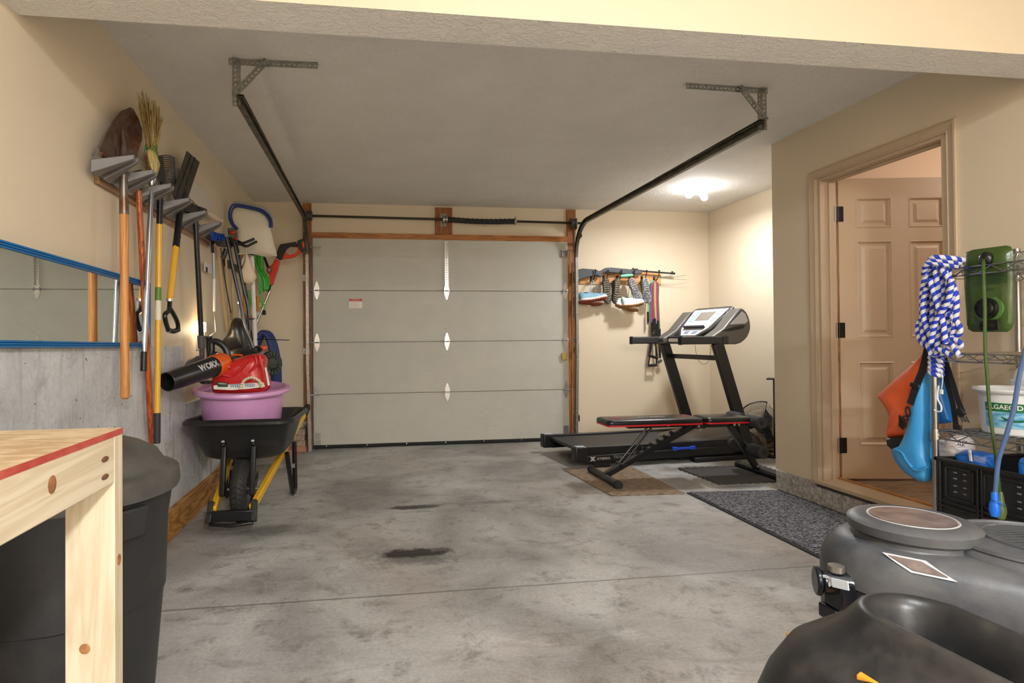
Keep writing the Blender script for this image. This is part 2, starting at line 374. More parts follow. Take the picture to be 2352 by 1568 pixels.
# timber around the garage door
for nm, a, b, m in (('trim_4', (-.691, D-.03, 0), (-.604, D, H-.01), pinev), ('trim_5', (2.128, D-.03, 0), (2.226, D, H-.01), pinev),
                    ('trim_6', (.678, D-.03, 2.225), (.86, D, 2.51), pinev), ('trim_7', (-.604, D-.036, 2.163), (2.128, D, 2.222), pine)):
    sbox(nm, a, b, m, bevel=.002)
# room behind the house door
roomw = mat('hall_paint', (236, 204, 172), .6)
wood_f = mat('laminate_floor', (104, 84, 66), .45, kind='wood', col2=(156, 134, 110), scale=3, stretch=(1, 7, 1), lo=.05, hi=.95)
sbox('wall_hall_back', (XR+.115, 3.77, .1), (6.2, YC-.1, 2.6), roomw)
sbox('wall_hall_far', (6.2, .8, .1), (6.3, 3.8, 2.6), roomw)
sbox('wall_hall_front', (XR+.115, .7, .1), (6.3, .8, 2.6), roomw)
sbox('ceiling_hall', (XR+.115, .7, 2.55), (6.3, 3.9, 2.65), mat('hall_ceiling', (226, 214, 200), .8))
sbox('floor_hall', (XR+.06, .8, .02), (6.2, 3.8, .158), wood_f)
# ---- house door casing
def casing(name, p, q, outw, flip=1):
    """moulded casing strip on the wall face x=XR from p to q (inner edge), outw = outward direction"""
    p = Vector(p); q = Vector(q); outw = Vector(outw); d = (q-p).normalized()
    prof = [(0, 0), (0, .010), (.006, .014), (.012, .011), (.03, .013), (.044, .018), (.052, .017), (.057, .012), (.057, 0)]
    mb = MB(); mb.keep = True
    r0 = [p-d*a*0+outw*a+V(-b, 0, 0)-d*a*(1 if flip & 1 else 0) for a, b in prof]; r1 = [q+outw*a+V(-b, 0, 0)+d*a*(1 if flip & 2 else 0) for a, b in prof]
    mb.loft([r0, r1]); return struct(mb.build(name, trimp, angle=20))
casing('trim_8', (XR, OY1+.012, .145), (XR, OY1+.012, OZ1+.0), (0, 1, 0), 2)
casing('trim_9', (XR, OY0-.012, .145), (XR, OY0-.012, OZ1+.0), (0, -1, 0), 2)
casing('trim_10', (XR, OY0-.012, OZ1), (XR, OY1+.012, OZ1), (0, 0, 1), 3)
for nm, a, b in (('trim_11', (XR-.002, OY1-.02, OZ0), (XR+.115, OY1, OZ1)), ('trim_12', (XR-.002, OY0, OZ0), (XR+.115, OY0+.02, OZ1)), ('trim_13', (XR-.002, OY0+.02, OZ1-.02), (XR+.115, OY1-.02, OZ1))):
    mb = MB(); mb.keep = True; mb.bx(a, b)
    # stop moulding
    if nm == 'trim_11': mb.bx((XR+.055, OY1-.032, OZ0), (XR+.08, OY1-.02, OZ1-.02))
    if nm == 'trim_12': mb.bx((XR+.055, OY0+.02, OZ0), (XR+.08, OY0+.032, OZ1-.02))
    if nm == 'trim_13': mb.bx((XR+.055, OY0+.032, OZ1-.032), (XR+.08, OY1-.032, OZ1-.02))
    struct(mb.build(nm, trimp, bevel=.0015))
mb = MB(); mb.keep = True; mb.prism([V(XR-.03, 0, .14), V(XR+.13, 0, .14), V(XR+.13, 0, .17), V(XR+.1, 0, .178), V(XR-.03, 0, .165)], (0, .1, 0))
for q in mb.v: q.y = OY0-.06 if q.y < .05 else OY1+.03
struct(mb.build('trim_14', trimp, bevel=.003))
sbox('trim_15', (XR+.098, OY0+.02, .17), (XR+.118, OY1-.02, .187), mat('sill_edge_strip', (184, 124, 62), .5, kind='wood', col2=(200, 142, 82), scale=3, stretch=(6, 1, 6)), bevel=.003)
sbox('trim_16', (XR-.022, OY0-.05, .122), (XR-.0125, OY1+.02, .139), mat('sill_gap_shade', (62, 60, 58), .7), bevel=.002)  # dark strip standing in for the shaded gap beneath the sill
# ---- house door slab, hinged at the far jamb, open into the hall
dr = sroot('door_1', (XR+.125, OY1-.022, OZ0+.005))
ux = V(math.cos(R(-10)), math.sin(R(-10)), 0); un = V(ux.y, -ux.x, 0)      # along the slab; its garage-side normal
hp = V(XR+.14, OY1-.012, OZ0+.008); DW, DZ = .80, 1.985
def DP(a, z, t=0): return hp+ux*a+V(0, 0, z)+un*t
def panel_slab(mb, W, Hh, T, panels, m=0):
    xs = sorted({0, W} | {q for p in panels for q in (p[0], p[2])}); zs = sorted({0, Hh} | {q for p in panels for q in (p[1], p[3])})
    for i in range(len(xs)-1):
        for j in range(len(zs)-1):
            if any(abs(p[0]-xs[i]) < 1e-6 and abs(p[1]-zs[j]) < 1e-6 for p in panels): continue
            mb.add([DP(xs[i], zs[j]), DP(xs[i+1], zs[j]), DP(xs[i+1], zs[j+1]), DP(xs[i], zs[j+1])], [(0, 1, 2, 3)], m)
    for (a, b, c, d) in panels:
        lv = [(0, 0), (.006, .004), (.018, -.010), (.034, -.010), (.052, -.001)]
        rg = [[DP(a+k, b+k, t), DP(c-k, b+k, t), DP(c-k, d-k, t), DP(a+k, d-k, t)] for k, t in lv]
        mb.loft(rg, m=m, caps=False); mb.add(rg[-1], [(0, 1, 2, 3)], m)
    mb.add([DP(0, 0), DP(W, 0), DP(W, Hh), DP(0, Hh), DP(0, 0, -T), DP(W, 0, -T), DP(W, Hh, -T), DP(0, Hh, -T)], [(0, 4, 5, 1), (1, 5, 6, 2), (2, 6, 7, 3), (3, 7, 4, 0), (4, 7, 6, 5)], m)
mb = MB(); panel_slab(mb, DW, DZ, .042, [(.115, 1.655, .345, 1.855), (.455, 1.655, .685, 1.855), (.115, .93, .345, 1.57), (.455, .93, .685, 1.57), (.115, .22, .345, .77), (.455, .22, .685, .77)])
mb.build('door_slab', slabp, dr, smooth=False)
mb = MB(); mb.bx((XR+.116, OY1-.006, OZ0), (XR+.17, OY1+.03, OZ1)); mb.build('rebate_edge', mat('raw_jamb', (140, 98, 66), .6, kind='wood', col2=(178, 132, 92), scale=3, stretch=(8, 8, .8)), dr)
for z in (.22, .98, 1.75):
    mb = MB(); c = DP(-.008, z, .004); mb.cyl(c-V(0, 0, .05), c+V(0, 0, .05), .007, n=12)
    mb.bar(c+ux*.0, c+ux*.0+V(-.03, -.004, 0), .004, .1); mb.bar(c, DP(.03, z, .0025), .004, .1)
    mb.build('hinge', mat('hinge_black', (26, 25, 27), .4, .3), dr)
# ------------------------------------------------------------------ garage door
gd = sroot('door_2', (.767, D-.02, 0))
doorm = mat('garage_door_paint', (192, 190, 180), .5, kind='noise', col2=(198, 195, 184), scale=3)
doorm = tex_bump(doorm, 1, .25, .003, .4, .62)
for n in doorm.node_tree.nodes:      # embossed wood grain
    if n.type == 'TEX_NOISE' and abs(n.inputs['Scale'].default_value-1) < .01:
        mp = doorm.node_tree.nodes.new('ShaderNodeMapping'); tcn = doorm.node_tree.nodes.new('ShaderNodeTexCoord')
        mp.inputs['Scale'].default_value = (9, 9, 130); doorm.node_tree.links.new(tcn.outputs['Object'], mp.inputs[0]); doorm.node_tree.links.new(mp.outputs[0], n.inputs[0])
FY = D-.045       # face of the door
secs = [(.035, .553), (.557, 1.086), (1.09, 1.62), (1.624, 2.163)]
for a, b in secs:
    mb = MB(); c = .003
    mb.hexa([(DX0+c, FY, a+c), (DX1-c, FY, a+c), (DX1, FY+.01, a), (DX0, FY+.01, a), (DX0+c, FY, b-c), (DX1-c, FY, b-c), (DX1, FY+.01, b), (DX0, FY+.01, b)])
    mb.bx((DX0, FY+.01, a-.001), (DX1, FY+.042, b+.001)); mb.build('door_panel', doorm, gd, smooth=False)
mb = MB(); mb.bx((DX0, FY-.006, .012), (DX1, FY+.04, .036)); mb.tube([V(DX0, FY+.01, .012), V(DX1, FY+.01, .012)], .012, n=8)
bs = mb.build('bottom_seal', rubber, gd)
for i in range(7):
    mb = MB(); x = DX0+.13+i*.41; mb.cyl((x, FY-.006, .027), (x, FY-.010, .027), .006, n=10); mb.build('screw', steelb, bs)
def hinge_mesh():
    mb = MB()
    for s in (-1, 1):
        o = [(-.022, .004), (.022, .004), (.026, .03), (.006, .092), (-.006, .092), (-.026, .03)]
        mb.prism([V(a, -.001, s*b) for a, b in o], (0, -.003, 0))
        mb.cyl((0, -.004, s*.07), (0, -.007, s*.07), .005, n=8); mb.cyl((0, -.004, s*.04), (0, -.009, s*.04), .006, n=6)
        mb.bx((s*.024, -.022, -.016), (s*.027, -.001, .02))
    mb.cyl((-.034, -.014, 0), (.034, -.014, 0), .0065, n=10); mb.bx((-.024, -.006, -.012), (.024, -.003, .012))
    return mb
h0 = hinge_mesh().build('hinge', steelb, gd)
first = True
for z in (.555, 1.088, 1.622):
    for x in (DX0+.04, .79, DX1-.035):
        o = h0 if first else h0.copy()
        if not first: COL.objects.link(o); o.parent = gd
        first = False; o.location = V(x, FY, z)
        if x != .79:
            s = -1 if x < 0 else 1
            mb = MB(); mb.cyl((x+s*.03, FY-.014, z), (x+s*.085, FY-.05, z), .0055, n=8); mb.cyl((x+s*.077, FY-.05, z), (x+s*.088, FY-.05, z), .02, n=14); mb.build('roller', steelb, gd)
# perforated strut down the middle of the top section
mb = MB(); mb.perf((.79, FY-.002, 1.655), (.79, FY-.002, 2.155), (1, 0, 0), (0, -1, 0), w=.034); mb.bx((.806, FY-.03, 1.655), (.809, FY-.002, 2.155)); mb.build('perforated_strut', steelb, gd)
for x, s in ((DX0+.045, -1), (DX1-.04, 1)):
    mb = MB()
    for k in range(4): mb.bx((x-.032+k*.018, FY-.03, 2.0), (x-.022+k*.018, FY-.002, 2.055))
    mb.bx((x-.04, FY-.008, 1.985), (x+.035, FY-.001, 2.07)); mb.bx((x-.045, FY-.045, 2.058), (x+.04, FY-.001, 2.066)); mb.cyl((x, FY-.04, 2.06), (x+s*.07, FY-.05, 2.06), .006, n=8)
    mb.build('top_bracket', steel, gd)
    mb = MB(); mb.bx((x-.028, FY-.005, .05), (x+.028, FY-.001, .165))
    for k in range(4): mb.cyl((x-.015+.03*(k % 2), FY-.005, .07+.06*(k//2)), (x-.015+.03*(k % 2), FY-.010, .07+.06*(k//2)), .005, n=6)
    mb.bx((x-.03, FY-.03, .045), (x+.03, FY-.001, .052)); mb.build('bottom_bracket', steel, gd)
mb = MB(); c = V(DX1-.055, FY, .92); mb.bx(c+V(-.03, -.025, -.04), c+V(.035, -.002, .035)); mb.cyl(c+V(-.05, -.014, 0), c+V(.06, -.014, 0), .006); mb.bx(c+V(-.02, -.015, -.052), c+V(.025, -.002, -.04))
mb.build('slide_latch', mat('brass_latch', (190, 170, 105), .35, .6), gd, bevel=.002)
mb = MB(); wl = P(817, 697, y=FY-.001); mb.bx(wl+V(-.066, -.001, -.046), wl+V(.066, 0, .024), 0); mb.bx(wl+V(-.066, -.0015, .024), wl+V(.066, 0, .048), 1)
mb.text('TO BE SERVICED BY', wl+V(0, -.0018, .041), (1, 0, 0), (0, 0, 1), .0095, m=2); mb.text('QUALIFIED PERSONS ONLY', wl+V(0, -.0018, .030), (1, 0, 0), (0, 0, 1), .0085, m=2)
for k in range(6): mb.bx(wl+V(-.058, -.0016, .014-.010*k), wl+V(.058-.02*(k % 3), -.001, .016-.010*k), 3)
mb.build('warning_label', [mat('label_paper', (246, 236, 228), .6), mat('label_red', (196, 44, 40), .5), mat('label_white', (230, 225, 220), .6), mat('label_print', (176, 150, 140), .6)], gd, smooth=False)
# ------------------------------------------------------------------ tracks
def crail(mb, path, side, w=.05, d=.028, m=0):
    """C section swept along path in a plane x=const; web on the side `side` (+1/-1), open towards the door"""
    pts = [Vector(p) for p in path]; rings = []
    prof = [(-w/2, 0), (-w/2, d), (-w/2+.006, d), (-w/2+.006, .003), (w/2-.006, .003), (w/2-.006, d), (w/2, d), (w/2, 0)]
    for i, p in enumerate(pts):
        a = pts[max(i-1, 0)]; b = pts[min(i+1, len(pts)-1)]; t = (b-a).normalized(); n = t.cross(V(1, 0, 0)).normalized()
        rings.append([p+n*u-V(side*q, 0, 0) for u, q in prof])
    return mb.loft(rings, m=m)
for side, xr, hx0, hx1, hy, lab in ((-1, -.652, -.70, -.262, 2.985, 'long steel overhead door track on the left with its perforated ceiling hanger'),
                                    (1, 2.200, 2.245, 1.742, 2.98, 'long steel overhead door track on the right with its perforated ceiling hanger')):
    ty = 5.995; rc = .34; zt = 2.318
    path = [V(xr+.02*side*-1, ty, .0), V(xr, ty, .9), V(xr, ty, zt-rc)]+arc((xr, ty-rc, zt-rc), (0, 1, 0), (0, 0, 1), rc, 8, 90, 10)+[V(xr, 4.4, zt-.004), V(xr, hy, zt-.014)]
    t = thing('door_track', lab, 'rail', (xr, ty, 0))
    mb = MB(); crail(mb, path[:3], side); vt = mb.build('vertical_rail', steel, t, angle=25)
    mb = MB(); crail(mb, path[2:], side); hr = mb.build('horizontal_rail', steeld, t, angle=25)
    # stiffening angle on top of the last stretch
    mb = MB(); mb.bx((xr+side*.0, hy, zt+.018), (xr-side*.030, 4.2, zt+.021)); mb.bx((xr, hy, zt-.02), (xr+side*.003, 4.2, zt+.021)); mb.build('reinforcing_angle', steeld, hr)
    for z in (.25, 1.0, 1.75):
        mb = MB(); mb.bx((xr+side*.002, ty-.02, z-.03), (xr+side*.005, D-.0305, z+.03)); mb.bx((xr+side*.002, D-.034, z-.03), (xr+side*(-.035 if side < 0 else -.03), D-.031, z+.03)) if 0 else None
        mb.bx((xr+side*.002, D-.034, z-.03), (xr+side*.045, D-.031, z+.03)); mb.cyl((xr+side*.03, D-.034, z), (xr+side*.03, D-.042, z), .008, n=6); mb.build('jamb_bracket', steel, t)
    # flag angle by the curve
    mb = MB(); mb.perf((xr+side*.006, D-.035, 2.05), (xr+side*.006, D-.035, 2.3), (0, 1, 0), (1, 0, 0)); mb.perf((xr+side*.004, D-.05, 2.14), (xr+side*.004, ty-.14, 2.2), (0, 0, 1), (1, 0, 0)); mb.build('flag_bracket', steel, t)
    # ceiling angle, drop angle and diagonal brace, all perforated
    s = 1 if hx1 > hx0 else -1
    mb = MB(); mb.perf((hx0, hy+.03, H-.018), (hx1, hy+.02, H-.018), (0, 0, 1), (0, 1, 0)); mb.perf((hx0, hy+.046, H-.003), (hx1, hy+.036, H-.003), (0, 1, 0), (0, 0, 1)); mb.build('ceiling_angle', steel, t, smooth=False)
    vx = xr-side*-.012
    mb = MB(); mb.perf((vx, hy+.02, H-.004), (vx, hy+.02, 2.285), (1, 0, 0), (0, -1, 0)); mb.perf((vx+s*.016, hy+.036, H-.004), (vx+s*.016, hy+.036, 2.285), (0, 1, 0), (1, 0, 0)); mb.build('drop_angle', steel, t, smooth=False)
    p, q = V(vx-s*.005, hy+.012, 2.335), V(vx+s*.155, hy+.012, H-.012)
    d = (q-p).normalized(); mb = MB(); mb.perf(p, q, d.cross(V(0, 1, 0)), (0, -1, 0), w=.028); mb.bar(p+d.cross(V(0, 1, 0))*.014*s, q+d.cross(V(0, 1, 0))*.014*s, .003, .02, up=(0, 1, 0)); mb.build('diagonal_brace', steel, t, smooth=False)
    for c in (V(vx, hy+.008, 2.345), V(vx+s*.145, hy+.008, H-.026), V(vx, hy+.008, H-.02)):
        mb = MB(); mb.cyl(c, c-V(0, .008, 0), .009, n=6); mb.cyl(c, c-V(0, .018, 0), .004, n=8); mb.build('bolt', steel, t)
# ------------------------------------------------------------------ torsion assembly
t = thing('torsion_bar', 'dark steel torsion shaft with a black wrapped spring above the garage door', 'door spring', (.78, 6.02, 2.36))
A, B = V(-.66, 6.02, 2.376), V(2.275, 6.02, 2.356); at_ = lambda x: A.lerp(B, (x-A.x)/(B.x-A.x))
mb = MB(); mb.cyl(A, B, .0125, n=12); mb.build('shaft', mat('oiled_shaft', (62, 52, 42), .35, .7), t)
mb = MB(); pts = []
for i in range(41):
    x = .79+i*(1.515-.79)/40; pts.append(at_(x)+V(0, 0, -.012*math.sin(math.pi*i/40)))
mb.tube(pts, .027, n=14)
hel = []
for i in range(14*12):
    f = i/(14*12); c = at_(.80+f*.70)+V(0, 0, -.012*math.sin(math.pi*f)); a = 2*math.pi*i/12; hel.append(c+V(0, math.cos(a)*.0285, math.sin(a)*.0285))
mb.tube(hel, .004, n=5); sp = mb.build('torsion_spring', mat('spring_wrap', (30, 28, 28), .7, kind='stripe', col2=(52, 50, 50), scale=9, stretch=(4, 1, 1), bump=.3, bscale=90), t)
for x in (.787, 1.52):
    mb = MB(); mb.cyl(at_(x-.008), at_(x+.008), .036, n=18); mb.cyl(at_(x-.02), at_(x+.02), .02, n=14); mb.cyl(at_(x)+V(0, -.02, .03), at_(x)+V(0, -.02, .048), .006, n=6); mb.build('spring_cone', steel, t)
mb = MB(); c = at_(.755); mb.prism([c+V(0, .075, -.055), c+V(0, -.02, -.03), c+V(0, -.03, 0), c+V(0, -.02, .04), c+V(0, .075, .07)], (.005, 0, 0)); mb.cyl(c-V(.01, 0, 0), c+V(.016, 0, 0), .025, n=16); mb.bx(c+V(-.02, .07, -.06), c+V(.035, .079, .075))
for z in (-.05, .06): mb.cyl(c+V(.015, .072, z), c+V(.015, .055, z), .009, n=6)
mb.build('centre_bracket', steel, t)
for x, s in ((-.615, -1), (2.165, 1)):
    c = at_(x); mb = MB(); mb.lathe([(.015, -.03), (.05, -.03), (.054, -.026), (.05, -.02), (.044, -.016), (.042, .012), (.05, .018), (.05, .026), (.018, .028)], c, (1, 0, 0), n=24, caps=True); mb.build('cable_drum', mat('cast_drum', (84, 84, 82), .45, .7), t)
    mb = MB(); mb.bx(c+V(s*.035, -.03, -.07), c+V(s*.039, .078, .05)); mb.build('end_bracket', steel, t)
    mb = MB(); mb.tube([c+V(-s*.005, -.045, 0), V(c.x, 5.99, 1.2), V(c.x+s*.01, 5.99, .06)], .002, n=5); mb.build('lift_cable', steeld, t)
# loose timber batten behind the right track
tag(MB().bar((2.146, D-.075, .002), (2.168, D-.075, 1.93), .014, .02, up=(0, 1, 0)).build('wooden_batten', mat('bare_batten', (170, 116, 66), .6, kind='wood', col2=(196, 146, 96), scale=4, stretch=(8, 8, 1)), None), 'thin bare wooden batten standing against the right door post', 'batten')
tag(MB().bx((P(706, 808, y=6.09).x-.022, D-.046, P(706, 808, y=6.09).z-.03), (P(706, 808, y=6.09).x+.022, D-.031, P(706, 808, y=6.09).z+.03)).build('door_button', mat('white_plastic', (225, 224, 220), .4), None, bevel=.004), 'small white push button box on the left door post', 'button')
# ------------------------------------------------------------------ ceiling lamp
def ceiling_lamp(c, label, bulbs):
    t = thing('ceiling_lamp', label, 'lamp', c)
    wp = mat('lamp_porcelain', (232, 232, 236), .35)
    mb = MB(); mb.lathe([(0, 0), (.062, 0), (.064, -.008), (.055, -.016), (.03, -.022), (.024, -.05), (0, -.052)], c, n=28); mb.build('lamp_base', wp, t)
    for d in bulbs:
        d = Vector(d).normalized(); q = Vector(c)+V(0, 0, -.045)
        mb = MB(); mb.cyl(q, q+d*.055, .019, n=14); mb.build('socket', wp, t)
        b = MB(); e = q+d*.055; b.lathe([(.013, 0), (.016, .012), (.03, .045), (.031, .062), (.024, .082), (0, .092)], e, d, n=18)
        b.build('bulb', mat('lit_bulb', (255, 250, 240), .5, emit=((255, 246, 232), 14)), t)
ceiling_lamp((3.055, 5.09, H), 'small white twin-bulb lamp lit on the alcove ceiling', [(-.85, -.25, -.35), (.8, .35, -.35)])
# ------------------------------------------------------------------ mirror
t = thing('wall_mirror', 'long horizontal mirror in a bright blue frame on the left wall', 'mirror', (XL, 2.6, 1.12))
ym, yn = 1.88, 3.20; zl = lambda y: 1.124-.013*(y-2.05); zu = lambda y: 1.437-.013*(y-2.05)
blue = mat('mirror_frame_blue', (0, 106, 170), .35); bx = XL+.004
mb = MB(); lean = lambda z: .034+.0*z
def strip(a0, a1, b0, b1):   # a: outer y,z  b: inner y,z at start/end, stepped profile
    mb = MB(); (y0, z0), (y1, z1), (y2, z2), (y3, z3) = a0, a1, b0, b1
    rings = []
    for (yo, zo), (yi, zi) in (((y0, z0), (y2, z2)), ((y1, z1), (y3, z3))):
        rg = []
        for f, h in ((0, 0), (0, .014), (.08, .02), (.3, .02), (.36, .015), (.42, .02), (.62, .02), (.68, .015), (.74, .02), (.95, .019), (1, .010), (1, 0)):
            rg.append(V(XL+.030+h, yo+(yi-yo)*f, zo+(zi-zo)*f))
        rings.append(rg)
    mb.loft(rings); return mb
fw = .03
c = [(ym, zl(ym)-.024), (yn, zl(yn)-.024), (yn, zu(yn)), (ym, zu(ym))]
ci = [(ym+.012, zl(ym)), (yn-.014, zl(yn)), (yn-.014, zu(yn)-.026), (ym+.012, zu(ym)-.026)]
for i in range(4):
    j = (i+1) % 4; strip(c[i], c[j], ci[i], ci[j]).build('frame', blue, t, smooth=False)
mb = MB(); tw = .0122; q = [(XL+.006-tw*0, *ci[0]), (XL+.006, *ci[1]), (XL+.006, *ci[2]), (XL+.006, *ci[3])]
gm = mat('mirror_glass', (232, 238, 236), .015, 1.0)
q = [V(XL+.030+(.0145 if k in (0, 3) else 0), a, b) for k, (_, a, b) in enumerate(q)]
mb.prism(q, (-.004, 0, 0)); mb.build('mirror_glass', gm, t, smooth=False)
# ------------------------------------------------------------------ long handled tools on the left wall rack
rk = thing('tool_rack', 'grey plastic tool rack with angled grip arms screwed to a board on the left wall', 'tool rack', (XL, 3.4, 1.83))
rackm = mat('rack_grey_plastic', (112, 108, 106), .45)
ry0, ry1 = 2.64, 4.42
mb = MB(); mb.hexa([(XL+.001, ry0+.05, 1.80), (XL+.022, ry0+.05, 1.80), (XL+.022, ry1, 1.80), (XL+.001, ry1, 1.80), (XL+.001, ry0+.05, 1.90), (XL+.022, ry0+.05, 1.90), (XL+.022, ry1, 1.90), (XL+.001, ry1, 1.90)])
mb.build('back_board', mat('rack_board', (150, 116, 86), .6, kind='wood', col2=(170, 136, 104), scale=3, stretch=(6, 1, 6)), rk, bevel=.002)
mb = MB(); mb.hexa([(XL+.022, ry0, 1.825), (XL+.045, ry0, 1.825), (XL+.045, ry1-.03, 1.825), (XL+.022, ry1-.03, 1.825), (XL+.022, ry0, 1.90), (XL+.045, ry0, 1.90), (XL+.045, ry1-.03, 1.90), (XL+.022, ry1-.03, 1.90)])
mb.bx((XL+.022, ry0-.02, 1.86), (XL+.07, ry0+.05, 1.90)); mb.bx((XL+.022, ry0, 1.90), (XL+.05, ry0+.04, 1.94)); mb.build('rail', rackm, rk, bevel=.004)
def grip_arm(y, s):
    """wedge arm: thin vertical box sloping up away from the wall, leaning towards its partner"""
    mb = MB(); x0 = XL+.04; x1 = XL+.185; ya = y-s*.035; yb = y+s*.012
    lo, hi = min(ya, yb), max(ya, yb)
    mb.hexa([(x0, lo-.01, 1.815), (x0, hi+.01, 1.815), (x1, yb+s*.012+.007, 1.895), (x1, yb+s*.012-.007, 1.895),
             (x0, lo-.01, 1.87), (x0, hi+.01, 1.87), (x1, yb+s*.012+.007, 1.915), (x1, yb+s*.012-.007, 1.915)])
    return mb.build('grip_arm', rackm, rk, bevel=.003)
for y in (2.66, 2.88, 3.12, 3.42, 3.74, 4.08):
    grip_arm(y-.045, 1); grip_arm(y+.045, -1)
TX = XL+.10      # depth of the handles held by the rack
ash = mat('ash_handle', (190, 122, 58), .4, kind='wood', col2=(214, 150, 84), scale=2.5, stretch=(10, 10, .7), lo=.1, hi=.9)
rust = mat('rusty_steel', (96, 58, 36), .45, .35, kind='noise', col2=(112, 98, 92), scale=16, bump=.3, bscale=60, lo=.42, hi=.6)
# round point shovel
t = thing('shovel', 'round point shovel with rusty brown blade and thick wooden handle', 'shovel', P(287, 918, x=TX))
a, b = P(285, 492, x=TX), P(287, 912, x=TX)
mb = MB(); mb.tube([a+V(0, 0, .02), a.lerp(b, .5), b, b-V(0, 0, .008)], [.0175, .0175, .0185, .012], n=16); mb.build('handle', ash, t)
mb = MB(); mb.tube([P(284, 400, x=TX), P(284, 440, x=TX), a], [.015, .018, .0195], n=16); mb.tube([P(300, 362, x=TX-.03), P(288, 385, x=TX-.01), P(284, 402, x=TX)], [.011, .014, .0155], n=12); mb.build('ferrule', mat('worn_ferrule', (128, 120, 112), .35, .75, kind='noise', col2=(110, 80, 58), scale=14), t)
bl = PX(Z1((200, 600), (195, 560), (245, 430), (310, 310), (390, 215), (470, 182), (500, 200), (545, 290), (575, 380), (575, 470), (545, 560), (525, 640), (500, 690), (450, 700), (380, 690), (330, 680), (290, 665), (270, 640)), x=TX-.03)
c0 = P(298, 330, x=TX-.055); rings = []
for k, off in ((1, 0), (.9, -.010), (.65, -.024), (.35, -.032), (.1, -.034)): rings.append([c0.lerp(q, k)+V(off+(.025 if 0 else 0), 0, 0)-V((c0.x-q.x)*(1-k)*0, 0, 0) for q in bl])
for rg, off in zip(rings, (0, -.010, -.024, -.032, -.034)):
    for q in rg: q.x = TX-.03+off
mb = MB(); mb.loft(rings, caps=False); mb.add(rings[-1], [tuple(range(len(bl)))]); back = [[q-V(.004, 0, 0) for q in r] for r in rings]; mb.loft(back, caps=False, flip=True); mb.add(back[-1], [tuple(range(len(bl)))]); mb.loft([rings[0], back[0]], caps=False)
# raised rib in the middle and turned step
mb.tube([P(284, 372, x=TX-.03), P(284, 335, x=TX-.05), P(281, 300, x=TX-.055)], [.014, .012, .004], n=10)
mb.tube(PX(Z1((200, 600), (245, 625), (275, 660)), x=TX-.022), .008, n=8); mb.build('blade', rust, t)
# corn broom
t = thing('corn_broom', 'corn bristle broom, bristles up, on a shiny aluminium pole with black tip', 'broom', P(330, 852, x=TX))
bt, bb = P(348, 425, x=TX), P(331, 812, x=TX)
mb = MB(); mb.tube([bt, bb], .0125, n=14); mb.lathe([(.0125, 0), (.02, .03), (.021, .045)], bt-V(0, 0, .004), bt-bb, n=14, caps=True); mb.build('pole', mat('aluminium_pole', (172, 174, 180), .25, .9), t)
mb = MB(); mb.cyl(bb+V(0, 0, .01), P(329.5, 852, x=TX), .0145, n=14); mb.build('grip', blk, t, bevel=.003)
mb = MB(); straw = mat('broom_straw', (176, 150, 88), .7, kind='noise', col2=(214, 196, 140), scale=30, stretch=(4, 4, .3))
r0 = []
secs = [((345, 418), .022), ((348, 400), .044), ((352, 375), .052), ((349, 352), .040), ((347, 325), .033), ((347, 305), .038)]
rings = []
for (u, v), r in secs:
    c = P(u, v, x=TX-.005); rings.append([c+V(.55*r*math.sin(2*math.pi*k/16), r*math.cos(2*math.pi*k/16), 0) for k in range(16)])
mb.loft(rings); mb.build('bristle_body', straw, t)
mb = MB(); rnd = random.Random(3)
for i in range(260):
    a = rnd.uniform(0, 2*math.pi); rr = math.sqrt(rnd.random())
    s0 = P(348, 345, x=TX)+V(.02*rr*math.sin(a), .042*rr*math.cos(a), 0)
    ln = rnd.uniform(.75, 1.05); e = P(345, 340-104*ln, x=TX)+V(.035*rr*math.sin(a), .15*rr*math.cos(a)+rnd.uniform(-.012, .012), rnd.uniform(-.01, .01))
    m = (s0+e)/2+V(0, rnd.uniform(-.012, .012), 0); mb.tube([s0, m, e], [.0016, .0014, .0008], n=3, caps=False, m=rnd.choice((0, 0, 1)))
mb.tube(smooth_path(PX(Z1((690, 420), (760, 340), (845, 278)), x=TX)), .001, n=3)
for i in range(26):
    a = rnd.uniform(-.5, .5); s0 = P(343+rnd.uniform(-2, 10), 400, x=TX+.01); e = P(336+rnd.uniform(-12, 4), 380-rnd.uniform(0, 30), x=TX+.02); mb.tube([s0, e], .0011, n=3, caps=False, m=1)
o = mb.build('bristles', [straw, mat('broom_straw_dark', (120, 88, 44), .7)], t, smooth=False); o['kind'] = 'stuff'
for k, v in enumerate((322, 333, 344, 355)):
    mb = MB(); c = P(348, v, x=TX); w_ = [.036, .038, .042, .047][k]; mb.tube([c+V(.6*w_*math.sin(q), w_*math.cos(q), -.022*math.sin(q/1)*0-.024*math.cos(q)*-.8*-1) for q in [2*math.pi*i/20 for i in range(20)]], .0022, n=5, closed=True); mb.build('stitching', mat('green_twine', (40, 140, 40), .6), t)
